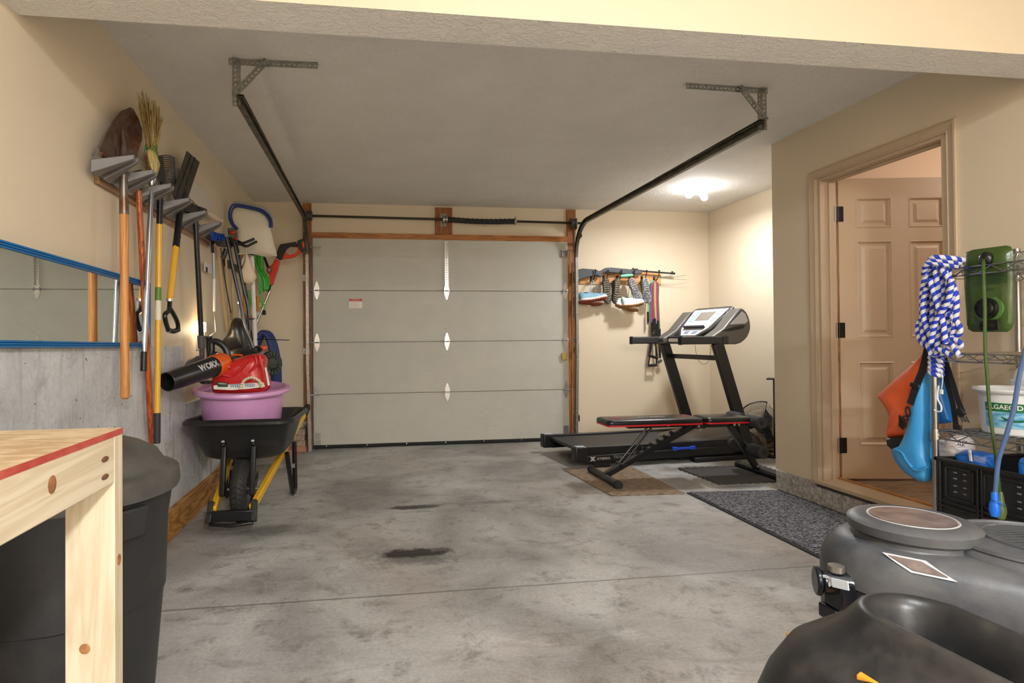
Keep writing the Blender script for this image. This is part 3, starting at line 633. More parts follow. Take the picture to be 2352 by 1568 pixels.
# hoe with red varnished handle, head tucked behind the rack
t = thing('garden_hoe', 'garden hoe with a glossy reddish brown wooden handle, between shovel and broom', 'garden tool', P(349, 1020, x=XL+.05))
redw = mat('red_varnished_handle', (150, 62, 18), .25, kind='wood', col2=(186, 92, 34), scale=3, stretch=(9, 9, .5), coat=.4)
p0, p1 = P(318, 436, x=TX-.03), P(349, 1018, x=XL+.05)
mb = MB(); mb.tube([p0, p0.lerp(p1, .5)+V(.0, 0, 0), p1], [.0135, .0145, .016], n=14); mb.build('handle', redw, t)
mb = MB(); mb.tube([p0, P(322, 412, x=TX-.04), P(334, 398, x=TX-.04)], [.015, .011, .007], n=8); mb.prism(PX(Z1((500, 760), (560, 745), (605, 775), (600, 805), (560, 800)), x=TX-.045), (-.006, 0, 0)); mb.build('hoe_blade', mat('hoe_dark_steel', (48, 36, 30), .5, .5), t)
# bow rake
t = thing('bow_rake', 'long yellow handled rake with black toothed head and a green and white sticker', 'rake', P(361, 1020, x=TX))
yel = mat('yellow_fiberglass', (226, 172, 52), .3); a, b, c = P(367, 500, x=TX), P(366, 515, x=TX), P(361, 950, x=TX)
mb = MB(); mb.tube([b, c], .0145, n=14); mb.build('handle', yel, t)
mb = MB(); mb.tube([P(368, 440, x=TX), b], .0148, n=14); mb.build('collar', blkm, t)
mb = MB(); mb.tube([c+V(0, 0, .005), P(360.5, 1018, x=TX)], .0165, n=14); mb.build('grip', mat('rake_grip', (44, 42, 44), .55), t, bevel=.003)
mb = MB(); f = lambda u, v: P(u, v, x=TX+.002)
for v0, v1, m in ((660, 690, 0), (690, 735, 1)): mb.cyl(P(363.6, v0, x=TX), P(363.2, v1, x=TX), .0150, n=14, m=m)
mb.build('sticker', [mat('sticker_green', (86, 128, 44), .5), mat('sticker_white', (222, 214, 190), .5)], t)
mb = MB(); hz = PX(ZL((215, 190), (300, 180), (340, 600), (260, 610)), x=TX-.01); mb.prism(hz, (-.012, 0, 0)); mb.tube([P(368, 445, x=TX), P(371, 420, x=TX-.01)], .010, n=8); mb.tube([P(366, 445, x=TX), P(363, 370, x=TX-.005), P(362, 358, x=TX-.01)], .005, n=8)
head = mb.build('rake_head', blkm, t)
for i in range(14):
    f_ = i/13; y0 = 185+415*f_; u0 = 300+38*f_
    q = PX(ZL((u0, y0), (u0+80, y0-2), (u0+150, y0+22), (u0+185-20*f_, y0+45)), x=TX-.014); mb = MB(); mb.tube(smooth_path(q, 4), [.0034]*len(smooth_path(q, 4)), n=6); mb.build('tooth', blkm, head)
# trenching spade
t = thing('trench_spade', 'narrow black bladed spade with a short yellow shaft and black D-grip', 'spade', P(396, 765, x=TX))
a, b, c = P(414, 478, x=TX), P(404, 566, x=TX), P(390, 690, x=TX)
mb = MB(); mb.tube([b, c], .0175, n=14); mb.build('shaft', yel, t)
mb = MB(); mb.tube([P(417, 462, x=TX), a, b-V(0, 0, .005)], [.013, .0175, .019], n=14); mb.cyl(P(407, 544, x=TX)+V(.015, -.005, 0), P(407, 544, x=TX)+V(.021, -.005, 0), .005, n=8); mb.build('socket', blkm, t)
mb = MB(); mb.cyl(c+V(0, 0, .01), c-V(0, 0, .004), .0195, n=14); mb.build('ring', steelb, t)
mb = MB(); g = lambda u, v: P(u, v, x=TX)
mb.tube(smooth_path([c, g(388, 712), g(379, 722), g(381, 740), g(387, 758)], 4), .0125, n=10)
mb.tube(smooth_path([g(390, 708), g(400, 724), g(408, 742), g(409, 756)], 4), .0125, n=10); mb.tube([g(386, 758), g(398, 761), g(409, 757)], .014, n=10); mb.build('d_grip', mat('glossy_black_grip', (24, 23, 24), .22), t)
blade = mat('painted_blade', (40, 38, 36), .45, kind='noise', col2=(96, 80, 60), scale=9, stretch=(3, 3, .5), lo=.55, hi=.62)
q = PX(ZL((685, 115), (880, 290), (690, 860), (660, 940), (620, 930), (500, 870), (455, 770)), x=TX-.005)
mb = MB(); mb.prism(q, (-.005, 0, 0)); mb.tube([P(421, 470, x=TX), P(424, 450, x=TX), P(428, 425, x=TX-.006)], [.015, .012, .002], n=10)
for u0, v0, u1, v1 in ((740, 190, 520, 820), (800, 215, 605, 830)): mb.tube(PX(ZL((u0, v0), (u1, v1)), x=TX-.004), .004, n=6)
mb.build('blade', blade, t)
# snow shovel
t = thing('snow_shovel', 'snow shovel with a white edged blade up high, black pole and bent grey grip', 'snow shovel', P(450, 850, x=TX))
mb = MB(); top = P(449, 505, x=TX); bot = P(463, 785, x=TX)
mb.tube([top, bot], .0165, n=14); mb.tube([top+V(.026, -.03, 0)*.0+V(0, .035, .0), bot+V(0, .012, 0)], .008, n=10); mb.build('pole', blkm, t)
mb = MB(); mb.tube(smooth_path(PX([(463, 788), (464, 815), (462, 822), (450, 824), (436, 832), (428, 845)], x=TX), 4), .017, n=12); mb.cyl(P(462, 770, x=TX), P(463, 800, x=TX), .024, n=14); mb.build('bent_grip', mat('grey_grip', (84, 84, 88), .45), t)
bx_ = XL+.05
q = PX(ZL((370, 590), (480, 690), (800, 900), (1010, 1050), (1070, 1060), (1040, 790), (800, 600), (500, 340), (400, 450)), x=bx_)
mb = MB(); mb.prism(q, (-.012, 0, 0)); mb.build('blade', mat('white_poly_blade', (216, 208, 200), .45), t, bevel=.003)
q = PX(ZL((700, 810), (980, 1020), (1245, 1190), (1240, 1225), (1180, 1220), (1010, 1110), (860, 980)), x=bx_+.03)
mb = MB(); mb.prism(q, (-.03, 0, 0)); mb.build('wear_strip', mat('white_edge', (228, 208, 190), .45), t, bevel=.003)
mb = MB(); mb.prism(PX(ZL((680, 860), (800, 950), (990, 1020), (1000, 1055), (900, 1150), (860, 1140), (640, 1040)), x=bx_+.05), (-.03, 0, 0)); mb.tube(PX(ZL((880, 1000), (870, 1170)), x=TX), .02, n=12); mb.build('blade_socket', blk, t, bevel=.004)
for c, lab in (((.75, .1, H), 'flat round white ceiling lamp in the front bay nearest the beam'), ((.9, -2.3, H), 'flat round white ceiling disc of the added fill lamp, unseen behind the camera')):  # second disc dresses the added fill lamp
    t = thing('ceiling_lamp', lab, 'lamp', c)
    mb = MB(); mb.lathe([(0, 0), (.15, 0), (.155, -.006), (.15, -.012), (.13, -.012)], c, n=32); mb.build('lamp_base', mat('lamp_porcelain', (232, 232, 236), .35), t)
    mb = MB(); mb.lathe([(.13, -.010), (.0, -.014)], c, n=32); mb.build('diffuser', mat('lit_diffuser', (255, 250, 240), .5, emit=((255, 246, 232), 4)), t)
# ------------------------------------------------------------------ second cluster on the left wall
WX = XL+.09
# outlet with plug-in night light
t = thing('wall_outlet', 'white electrical outlet low on the left wall behind the black pole', 'outlet', (XL, 4.19, 1.10))
wp = mat('white_plastic', (225, 224, 220), .4)
mb = MB(); mb.bx((XL, 4.155, 1.055), (XL+.006, 4.225, 1.17)); mb.build('face_plate', wp, t, bevel=.002)
for z in (1.09, 1.135): MB().bx((XL+.006, 4.173, z-.014), (XL+.008, 4.207, z+.014)).build('socket', mat('socket_ivory', (206, 200, 190), .4), t, bevel=.001)
t = thing('night_light', 'small glowing plug-in night light on the left wall outlet', 'night light', (XL, 4.19, 1.16))
mb = MB(); mb.bx((XL+.006, 4.165, 1.14), (XL+.04, 4.215, 1.175)); mb.build('housing', wp, t, bevel=.004)
mb = MB(); mb.bx((XL+.008, 4.15, 1.176), (XL+.05, 4.225, 1.245)); mb.build('glowing_shade', mat('night_light_glow', (255, 225, 170), .5, emit=((255, 214, 150), 9)), t, bevel=.008)
# hook bar with prongs
t = thing('hook_rail', 'black steel tool hook with two wavy prongs on the left wall', 'tool hook', P(545, 555, x=XL+.02))
mb = MB(); mb.bx((XL+.001, P(535, 560, x=XL).y-.35, 1.72), (XL+.02, P(535, 560, x=XL).y+.25, 1.78)); mb.build('rail', blkm, t, bevel=.002)
for q in ([(745, 110), (830, 100), (900, 130), (1000, 100), (1100, 55)], [(760, 160), (860, 148), (970, 180), (1060, 140), (1145, 100)]):
    pts = []
    for i, p in enumerate(ZK(*q)): pts.append(P(*p, y=4.75-.0*i))
    mb = MB(); mb.tube(smooth_path([V(XL+.02, 4.8, pts[0].z)]+pts, 5), .011, n=8); mb.build('prong', blkm, t)
# blue bristle brush on a telescopic pole
t = thing('extension_pole_brush', 'blue bristled wash brush on a grey telescopic pole against the left wall', 'brush', P(492, 715, x=WX))
pole = PX([(490, 572), (492, 640), (492, 715)], x=WX)
mb = MB(); mb.tube([pole[0], pole[1]], .012, n=12); mb.build('outer_pole', mat('grey_pole', (150, 152, 156), .35, .4), t)
mb = MB(); mb.tube([pole[1]+V(0, 0, .08), pole[2]], .0095, n=12); mb.build('inner_pole', mat('white_pole', (214, 214, 210), .4), t)
mb = MB(); mb.tube(smooth_path(PX([(489, 580), (488, 560), (492, 553), (500, 552)], x=WX), 4), .012, n=10); mb.pillow(PX(ZK((430, 90), (480, 50), (560, 40), (620, 80), (660, 120), (640, 170), (580, 195), (500, 180)), x=WX+.02), (.02, 0, 0)); mb.build('brush_block', blk, t)
mb = MB(); rnd = random.Random(5)
for i in range(120):
    f = rnd.random(); u = 486+29*f; v = 551+5*f; a = P(u, v, x=WX+.02+rnd.uniform(-.02, .02)); b = P(u-3+rnd.uniform(-2, 2)+4*f, 531+9*f+rnd.uniform(-2, 2), x=WX+.02+rnd.uniform(-.03, .03)); mb.tube([a, b], .0022, n=3, caps=False)
o = mb.build('bristles', mat('blue_bristles', (28, 86, 190), .5), t, smooth=False); o['kind'] = 'stuff'
# paint tag
t = tag(MB().bx((XL+.03, P(469, 601, x=XL+.03).y, P(469, 601, x=XL+.03).z), (XL+.033, P(486, 629, x=XL+.03).y, P(486, 629, x=XL+.03).z)).build('barcode_tag', mat('tag_white', (226, 222, 218), .6), None), 'white barcode tag hanging beside the grey telescopic pole', 'tag')
mb = MB(); c = P(474, 619, x=XL+.034)
for k in range(7): mb.bx(c+V(0, k*.006-.012, -.018), c+V(.001, k*.006-.012+(.002 if k % 2 else .004), .018))
mb.build('barcode', mat('print_black', (30, 30, 30), .6), t)
MB().tube([P(478, 601, x=XL+.032), P(480, 560, x=XL+.02), P(489, 545, x=XL+.01)], .0012, n=4).build('string', wp, t)
# wire dipper
t = thing('wire_dipper', 'thin bent wire with a small black cup hanging by the outlet', 'dipper', P(480, 805, x=WX+.02))
mb = MB(); mb.tube(PX([(492, 715), (495, 762), (482, 772)], x=WX+.02), .003, n=6); mb.build('wire', steel, t)
mb = MB(); mb.lathe([(.001, 0), (.024, 0), (.026, .01), (.020, .02), (.012, .15), (.0, .15)], P(479, 772, x=WX+.02), (0, 0, -1), n=14); mb.build('cup', blk, t)
# two thin rods and bamboo sticks leaning
for nm, lab, cat, px, r, m, g in (
    ('fishing_rod', 'thin dark fishing rod with coiled tip leaning right of the grey pole', 'fishing rod', [(507, 570), (516, 640), (530, 718)], .005, mat('rod_dark', (60, 50, 44), .3), None),
    ('dowel', 'white plastic rod leaning behind the black spreader handle', 'rod', [(548, 640), (552, 700), (548, 740)], .012, mat('white_rod', (214, 206, 194), .5), None),
    ('wooden_stake', 'bare wooden stake standing behind the pool net pole', 'stake', [(556, 560), (560, 640), (562, 735)], .014, ash, None),
    ('wooden_stake', 'orange wooden stake standing right of the white pool net pole', 'stake', [(592, 680), (592, 722)], .016, mat('amber_stake', (176, 120, 30), .5), None)):
    mb = MB(); mb.tube(PX(px, x=WX+.03) if px[0][0] < 545 else PX(px, y=5.2), r, n=8)
    if nm == 'fishing_rod':
        a = P(530, 712, x=WX+.03); mb.tube([a+V(.009*math.cos(k), .009*math.sin(k), -k*.0022) for k in [i*.8 for i in range(45)]], .0018, n=4)
    tag(mb.build(nm, m, None), lab, cat, g)
for i, (a, b, lab) in enumerate(((500, 521, 'pale wooden shaft nearest the grey telescopic pole, leaning on the left wall'), (517, 529, 'pale wooden shaft in the middle of three leaning on the left wall'), (531, 538, 'pale wooden shaft farthest right of three leaning on the left wall'))):
    mb = MB(); mb.tube([P(a, 566, x=XL+.02+.01*i), P(b, 760, x=XL+.025+.01*i)], .009, n=8); tag(mb.build('wooden_shaft', mat('pale_shaft', (206, 176, 128), .5), None), lab, 'pole')
# hand tool clutter above: red and green pruner heads
t = thing('pole_pruner', 'pole pruner head with red trigger beside the pool net', 'pruner', P(535, 560, x=XL+.1))
mb = MB(); mb.pillow(PX(Z3((480, 440), (540, 430), (600, 460), (600, 560), (540, 580), (490, 520)), y=4.9), (0, .03, 0)); mb.build('head', mat('pruner_green', (66, 74, 60), .5, kind='noise', col2=(140, 136, 124), scale=30), t)
mb = MB(); mb.ball(P(534, 534, y=4.86), .022, .02, .02); mb.ball(P(542, 547, y=4.86), .014); mb.build('trigger', mat('pruner_red', (196, 40, 36), .4), t)
mb = MB(); mb.tube(smooth_path(PX(Z3((560, 560), (600, 700), (660, 1000), (720, 1300), (735, 1500)), y=4.95), 4), .013, n=10); mb.build('shaft', blkm, t)
mb = MB(); mb.tube(PX(Z3((470, 690), (440, 770), (425, 800)), y=4.6), .02, n=8); mb.build('lower_clamp', blk, t)
# pool net
t = thing('pool_net', 'pool leaf net with blue rimmed frame, white mesh bag and white pole', 'pool net', P(583, 800, y=4.9))
NY = 4.95
mb = MB(); rim = PX(Z3((605, 450), (545, 390), (515, 300), (530, 210), (580, 165), (720, 185), (880, 225), (960, 280), (1000, 350), (1005, 430)), y=NY)
mb.tube(smooth_path(rim, 5), .016, n=10); mb.build('net_frame', mat('net_blue', (34, 52, 120), .35), t)
mb = MB(); mb.tube(smooth_path([q+V(0, .03, .02) for q in rim[2:9]], 5), .022, n=8); mb.build('frame_lip', mat('net_grey_lip', (166, 164, 158), .4), t)
net = bpy.data.materials.new('net_mesh'); net.use_nodes = True
b = net.node_tree.nodes['Principled BSDF']; b.inputs['Base Color'].default_value = lin((236, 228, 212)); b.inputs['Roughness'].default_value = .7; b.inputs['Alpha'].default_value = .78
mb = MB(); o = Z3((605, 450), (548, 385), (525, 300), (540, 215), (590, 185), (720, 200), (880, 245), (950, 300), (985, 370), (1000, 450), (1035, 590), (1080, 770), (950, 785), (760, 745), (620, 755), (600, 640))
mb.pillow(PX(o, y=NY+.02), (0, .05, 0), steps=((1, 0), (.95, .4), (.8, .8), (.5, 1), (.15, 1.05))); mb.build('mesh_bag', net, t)
mb = MB(); mb.tube(smooth_path(PX(Z3((600, 750), (760, 740), (900, 735), (1075, 770)), y=NY-.05), 4), .006, n=6)
mb.tube(smooth_path(PX(Z3((700, 770), (715, 700), (710, 640)), y=NY-.06), 4), .003, n=6); mb.build('hem', mat('net_hem', (216, 200, 172), .7), t)
mb = MB(); o = Z3((715, 745), (690, 850), (650, 960), (645, 1030), (680, 1090), (740, 1112), (790, 1100), (835, 1030), (800, 930), (760, 820)); mb.pillow(PX(o, y=NY-.08), (0, .06, 0)); mb.pillow(PX(Z3((690, 760), (650, 830), (650, 890), (670, 880), (700, 800)), y=NY-.07), (0, .02, 0)); mb.build('bag_tail', mat('net_tail', (226, 208, 182), .75), t)
mb = MB(); mb.cyl(P(579, 590, y=NY+.02), P(587, 800, y=NY-.05), .0175, n=14); mb.build('pole', mat('white_net_pole', (214, 210, 206), .35), t)
# green extension cord
t = thing('green_cable_hank', 'bright green extension cord looped in a hank with a black plug', 'cord', P(600, 740, y=5.5))
grn = mat('green_cord', (60, 178, 40), .4); rnd = random.Random(11)
for i in range(9):
    mb = MB(); a = 590+rnd.uniform(-6, 6); bb = 592+i*2.2; yy = 5.45+rnd.uniform(-.02, .04); vb = 655+rnd.uniform(0, 22)
    mb.tube(smooth_path([P(a, 578, y=yy), P(a+3, 610, y=yy), P(bb+2, 640, y=yy), P(bb+5, vb, y=yy), P(bb+8, 640+rnd.uniform(0, 8), y=yy+.02), P(a+9, 610, y=yy+.02), P(a+8, 580, y=yy+.02)], 5), .0055, n=7); mb.build('cord_loop', grn, t)
mb = MB(); mb.tube(smooth_path(PX(Z3((880, 1150), (900, 1270), (930, 1380), (935, 1420)), y=5.4), 5), .0055, n=7); mb.tube(smooth_path(PX(Z3((820, 1290), (880, 1310), (900, 1350), (870, 1400), (820, 1380)), y=5.42), 5), .0055, n=7)
mb.tube(smooth_path(PX(Z3((740, 1180), (760, 1320), (740, 1460)), y=5.44), 5), .01, n=7); mb.build('cord_tail', grn, t)
mb = MB(); q = P(594, 580, y=5.47); mb.tube([V(XL+.001, q.y, q.z-.01), V(q.x-.03, q.y, q.z-.02), V(q.x+.03, q.y, q.z-.01), V(q.x+.05, q.y, q.z+.02)], .006, n=8); mb.bx((XL, q.y-.02, q.z-.05), (XL+.006, q.y+.02, q.z+.03)); mb.build('wall_hook', blkm, t)
mb = MB(); mb.cyl(P(607, 712, y=5.4), P(606.5, 723, y=5.4), .012, .018, n=10); mb.build('plug', rubber, t)
# string trimmer
t = thing('string_trimmer', 'cordless string trimmer in orange and black leaning in the back left corner', 'trimmer', P(583, 760, y=5.7))
TY = 5.78; orange = mat('trimmer_orange', (222, 62, 26), .35)
def ol(pts, d=.03, y=TY): return PX(Z3(*pts), y=y), d
def slab_(mb, pts, y, th, m=0):
    q = PX(Z3(*pts), y=y-th/2); return mb.prism(q, (0, th, 0), m)
mb = MB(); mb.cyl(P(620, 668, y=TY), P(588, 745, y=TY), .0125, n=12); mb.build('shaft', steelb, t)
mb = MB(); slab_(mb, [(1055, 800), (1110, 830), (1085, 930), (1060, 1000), (1020, 1125), (960, 1105), (990, 1000), (950, 960), (960, 900), (1010, 880)], TY, .055); slab_(mb, [(1140, 790), (1165, 720), (1230, 760), (1290, 740), (1330, 700), (1320, 640), (1360, 650), (1370, 720), (1300, 780), (1230, 800), (1145, 812)], TY, .035)
mb.build('orange_housing', orange, t, bevel=.008)
mb = MB(); slab_(mb, [(1070, 740), (1090, 680), (1115, 630), (1180, 620), (1300, 600), (1330, 630), (1320, 660), (1230, 655), (1185, 690), (1165, 740), (1140, 800), (1110, 820), (1065, 790)], TY, .05); mb.build('rear_handle', blk, t, bevel=.006)
mb = MB(); slab_(mb, [(1315, 590), (1395, 560), (1415, 600), (1432, 700), (1385, 730), (1350, 700), (1330, 640)], TY, .075); mb.build('battery', mat('battery_black', (34, 30, 30), .4), t, bevel=.006)
mb = MB(); slab_(mb, [(1375, 605), (1400, 600), (1410, 665), (1388, 672)], TY-.04, .006)
mb.build('battery_mark', orange, t)
mb = MB(); mb.tube(PX(Z3((920, 780), (950, 850), (980, 940)), y=TY-.05), .022, n=8, flat=.6); mb.cyl(P(618.5, 619.5, y=TY-.08), P(618.5, 619.5, y=TY+.0), .026, n=16); mb.build('front_handle', blk, t)
mb = MB(); mb.cyl(P(618.5, 619.5, y=TY-.095), P(618.5, 619.5, y=TY-.07), .014, n=14); mb.build('knob', orange, t)
mb = MB(); mb.cyl(P(619, 650, y=TY), P(614.5, 669, y=TY), .024, .02, n=14); mb.build('collar', blkm, t)
# blue hose coil
t = thing('pool_hose', 'thick ribbed dark blue hose coiled upright in the back left corner', 'hose', P(600, 960, y=5.6))
navy = mat('navy_hose', (36, 58, 118), .4)
for i in range(3):
    mb = MB(); cx = P(600, 900, y=5.72); pts = []
    rx = .10+.012*i; zc_, rz = .77, .42+.02*i
    for k in range(40):
        a = 2*math.pi*k/40; pts.append(V(cx.x+.02+rx*math.cos(a)*.95, 5.72+.09*i-.0, zc_-.02*i+rz*math.sin(a)))
    mb.tube(pts, .027, n=10, closed=True); mb.build('hose_loop', navy, t)
# ------------------------------------------------------------------ broadcast spreader
t = thing('lawn_spreader', 'black plastic lawn spreader with dark green ribbed wheel behind the red bag', 'spreader', P(560, 930, y=5.1))
SY = 4.5
mb = MB(); o = PX(Z4((960, 520), (1040, 430), (1090, 310), (1110, 210), (1150, 175), (1215, 180), (1260, 230), (1300, 300), (1330, 420), (1350, 560), (1350, 680), (1180, 700), (1000, 640)), y=SY); mb.pillow(o, (0, .11, 0)); mb.build('hopper', mat('spreader_black', (38, 36, 36), .3), t)
mb = MB(); o = PX(Z4((1250, 200), (1300, 178), (1420, 185), (1380, 205), (1300, 215)), y=SY-.1); mb.prism(o, (0, .03, 0)); mb.build('lid', blk, t)
c = P(622, 834, y=5.15); ax = V(.75, -.65, .1).normalized()
mb = MB(); mb.lathe([(.02, -.04), (.055, -.04), (.10, -.03), (.105, -.01), (.105, .02), (.098, .03), (.05, .028), (.02, .03)], c, ax, n=30, caps=True); wl_ = mb.build('wheel', mat('wheel_green', (34, 50, 44), .45), t)
a_, b_ = basis(ax)
for k in range(15):
    q = (a_*math.cos(2*math.pi*k/15)+b_*math.sin(2*math.pi*k/15)); mb = MB(); mb.bar(c+q*.045+ax*.034, c+q*.098+ax*.030, .006, .006, up=ax); mb.bar(c+q*.045-ax*.044, c+q*.098-ax*.032, .006, .006, up=ax); mb.build('wheel_rib', blk, wl_)
mb = MB(); mb.tube(smooth_path(PX(ZK((640, 30), (690, 250), (760, 600), (870, 1090), (930, 1400), (990, 1600), (1080, 1850)), y=4.36), 4), .0125, n=10); mb.build('handle_tube', blkm, t)
mb = MB(); mb.tube(smooth_path(PX(ZK((640, 40), (700, 60), (760, 110), (800, 260), (920, 860), (990, 1150), (1030, 1560)), y=4.7), 4), .0125, n=10); mb.build('handle_tube', blkm, t)
mb = MB(); mb.pillow(PX(ZK((660, 40), (720, 60), (800, 90), (810, 160), (720, 200), (690, 240), (650, 180)), y=4.8), (0, .03, 0)); mb.build('control_head', blk, t)
mb = MB(); mb.cyl(P(549, 695, y=4.83), P(549, 695, y=4.80), .012, n=10); mb.build('bolt', steelb, t)
for k, (u0, u1, v1) in enumerate(((567, 573, 795), (574, 580, 790), (580, 588, 795))):
    mb = MB(); mb.tube(PX([(u0, 735), (u1, v1)], y=4.95), .008, n=8); mb.build('stay_rod', blkm, t)
mb = MB(); mb.pillow(PX(Z4((1370, 620), (1400, 580), (1460, 560), (1530, 620), (1500, 660), (1400, 680)), y=4.6), (0, .06, 0)); mb.build('gearbox', blk, t)
mb = MB(); mb.pillow(PX(Z4((1490, 560), (1590, 565), (1600, 600), (1550, 650), (1530, 610)), y=4.58), (0, .05, 0)); mb.build('orange_cover', mat('cover_orange', (220, 92, 30), .4), t)
tag(MB().tube(PX(Z4((1330, 475), (1600, 478), (1900, 488)), y=4.9), [.0045, .004, .003], n=7).build('antenna_rod', blkm, None), 'thin black rod sticking out horizontally to the right above the red bag', 'rod')
t2 = thing('orange_clamp', 'small orange and grey clamp wedged behind the white net pole', 'clamp', P(565, 725, y=5.1))
mb = MB(); mb.pillow(PX(ZK((930, 1340), (1010, 1295), (1070, 1330), (1060, 1350), (940, 1350)), y=5.1), (0, .02, 0)); mb.build('body', mat('cover_orange', (220, 92, 30), .4), t2)
mb = MB(); mb.pillow(PX(ZK((905, 1280), (965, 1275), (965, 1325), (910, 1325)), y=5.1), (0, .02, 0)); mb.cyl(P(585, 721, y=5.1), P(585, 721, y=5.06), .02, n=14); mb.cyl(P(592, 720, y=5.12), P(592, 720, y=5.08), .018, n=14); mb.build('grey_jaw', mat('clamp_grey', (160, 160, 158), .5), t2)
# ------------------------------------------------------------------ wheelbarrow
wb = thing('wheelbarrow', 'black poly tray wheelbarrow with yellow handles and a single front wheel', 'wheelbarrow', (-.79, 3.9, 0))
tray = mat('poly_tray', (30, 30, 31), .38, kind='noise', col2=(52, 51, 50), scale=5, lo=.5, hi=.8, bump=.05, bscale=60)
def rrect(x0, x1, y0, y1, z0, z1, r, n=5):
    """rounded rectangle ring, z0 at the front (y0), z1 at the back"""
    out = []
    for cx, cy, a in ((x1-r, y0+r, -90), (x1-r, y1-r, 0), (x0+r, y1-r, 90), (x0+r, y0+r, 180)):
        for i in range(n+1):
            q = R(a+90*i/n); x = cx+r*math.cos(q); y = cy+r*math.sin(q); out.append(V(x, y, z0+(z1-z0)*(y-y0)/(y1-y0)))
    return out
X0, X1 = -1.105, -.49
spec = [(X0, X1+.03, 3.52, 4.42, .640, .610, .10), (X0+.012, X1+.018, 3.54, 4.40, .655, .625, .10), (X0+.03, X1, 3.56, 4.38, .642, .612, .10), (X0+.060, X1-.035, 3.61, 4.33, .50, .48, .11), (X0+.085, X1-.060, 3.655, 4.27, .415, .40, .12), (X0+.12, X1-.09, 3.70, 4.22, .392, .385, .12), (X0+.17, X1-.14, 3.76, 4.16, .386, .38, .12)]
rg = [rrect(*s_) for s_ in spec]; mb = MB(); mb.loft(rg, caps=False); mb.add(rg[-1], [tuple(range(len(rg[-1])))])
inn = [[q+(V(-.79, q.y*.98+3.95*.02, q.z)-q)*.012+V(0, 0, .006) for q in r] for r in rg[2:]]
mb.loft(inn, caps=False); mb.add(inn[-1], [tuple(range(len(inn[-1])))]); mb.loft([[q-V(0, 0, .016) for q in rg[0]], rg[0]], caps=False)
mb.build('tray', tray, wb, angle=50)
yw = mat('yellow_steel', (226, 176, 40), .35)
for s in (-1, 1):
    xf = -.79+s*.105; xb = -.79+s*.245
    mb = MB(); mb.bar((xf, 3.46, .155), (-.79+s*.185, 4.35, .372), .032, .045, up=(0, 0, 1)); mb.bar((-.79+s*.185, 4.35, .372), (xb, 4.9, .52), .032, .045)
    h = mb.build('handle_rail', yw, wb, bevel=.005)
    mb = MB(); mb.bar((xb, 4.86, .51), (xb+s*.012, 5.02, .555), .042, .055); mb.build('grip', rubber, wb, bevel=.012)
    mb = MB(); mb.bar((-.79+s*.085, 3.575, .20), (-.79+s*.085, 3.63, .50), .032, .028, up=(0, -1, 0)); mb.cyl((-.79+s*.085, 3.60, .49), (-.79+s*.085, 3.635, .53), .017, n=10); mb.build('tray_brace', blkm, wb, bevel=.008)
    mb = MB(); mb.cyl((-.79+s*.085, 3.62, .515), (-.79+s*.085, 3.60, .518), .010, n=8); mb.build('brace_bolt', steelb, wb)
    mb = MB(); lx = -.79+s*.215
    mb.tube([V(lx-s*.01, 4.14, .34), V(lx+s*.01, 4.27, .03), V(lx+s*.012, 4.30, .016), V(lx+s*.012, 4.36, .016), V(lx+s*.012, 4.40, .03), V(lx-s*.0, 4.46, .36)], .017, n=4, flat=.9); mb.build('leg', blkm, wb)
# lower fork plates holding the axle
for s in (-1, 1):
    mb = MB(); mb.bar((-.79+s*.066, 3.74, .195), (-.79+s*.066, 3.86, .26), .006, .05); mb.build('axle_bracket', blkm, wb)
mb = MB(); mb.cyl((-.885, 3.745, .2), (-.695, 3.745, .2), .010, n=10); mb.build('axle', steel, wb)
mb = MB(); mb.bar((-1.02, 4.37, .20), (-.56, 4.37, .20), .012, .03); mb.build('leg_stay', steel, wb)
mb = MB(); mb.bar((-.79-.125, 3.445, .125), (-.79+.125, 3.445, .125), .035, .06); mb.tube([V(-.79-.12, 3.43, .085), V(-.79, 3.42, .075), V(-.79+.12, 3.43, .085)], .012, n=8)
for s in (-1, 1): mb.bar((-.79+s*.122, 3.43, .09), (-.79+s*.118, 3.48, .20), .03, .05, up=(0, 1, 0))
mb.build('nose_bar', blkm, wb, bevel=.006)
# tyre with moulded tread
c = V(-.79, 3.745, .2); mb = MB(); prof = []
for i in range(17):
    a = R(-118+236*i/16); prof.append((.152+.048*math.cos(a), .047*math.sin(a)))
mb.lathe(prof, c, (1, 0, 0), n=44); ty = mb.build('tyre', mat('tyre_rubber', (44, 42, 40), .7, kind='noise', col2=(70, 64, 56), scale=12, lo=.55, hi=.75), wb, angle=60)
mb = MB()
for k in range(40):
    for s in (-1, 1):
        a = 2*math.pi*(k+.25*(s > 0))/40; rad = V(0, math.cos(a), math.sin(a)); tn = V(0, -math.sin(a), math.cos(a))
        p = [c+(rad)*(.1995)+V(s*.006, 0, 0), c+(rad+tn*.045).normalized()*.197+V(s*.02, 0, 0), c+(rad+tn*.11).normalized()*.186+V(s*.036, 0, 0)]; mb.tube(p, [.0042, .0046, .0036], n=4, flat=.7)
mb.tube([c+V(0, math.cos(2*math.pi*i/40), math.sin(2*math.pi*i/40))*.1985 for i in range(40)], .004, n=4, closed=True)
mb.build('tread', mat('tread_rubber', (38, 37, 36), .7), ty)
mb = MB(); mb.lathe([(.02, -.03), (.03, -.03), (.035, -.012), (.08, -.010), (.105, -.028), (.115, -.028), (.115, .028), (.105, .028), (.08, .010), (.035, .012), (.03, .03), (.02, .03)], c, (1, 0, 0), n=28, caps=True); mb.build('wheel_rim', blk, wb)
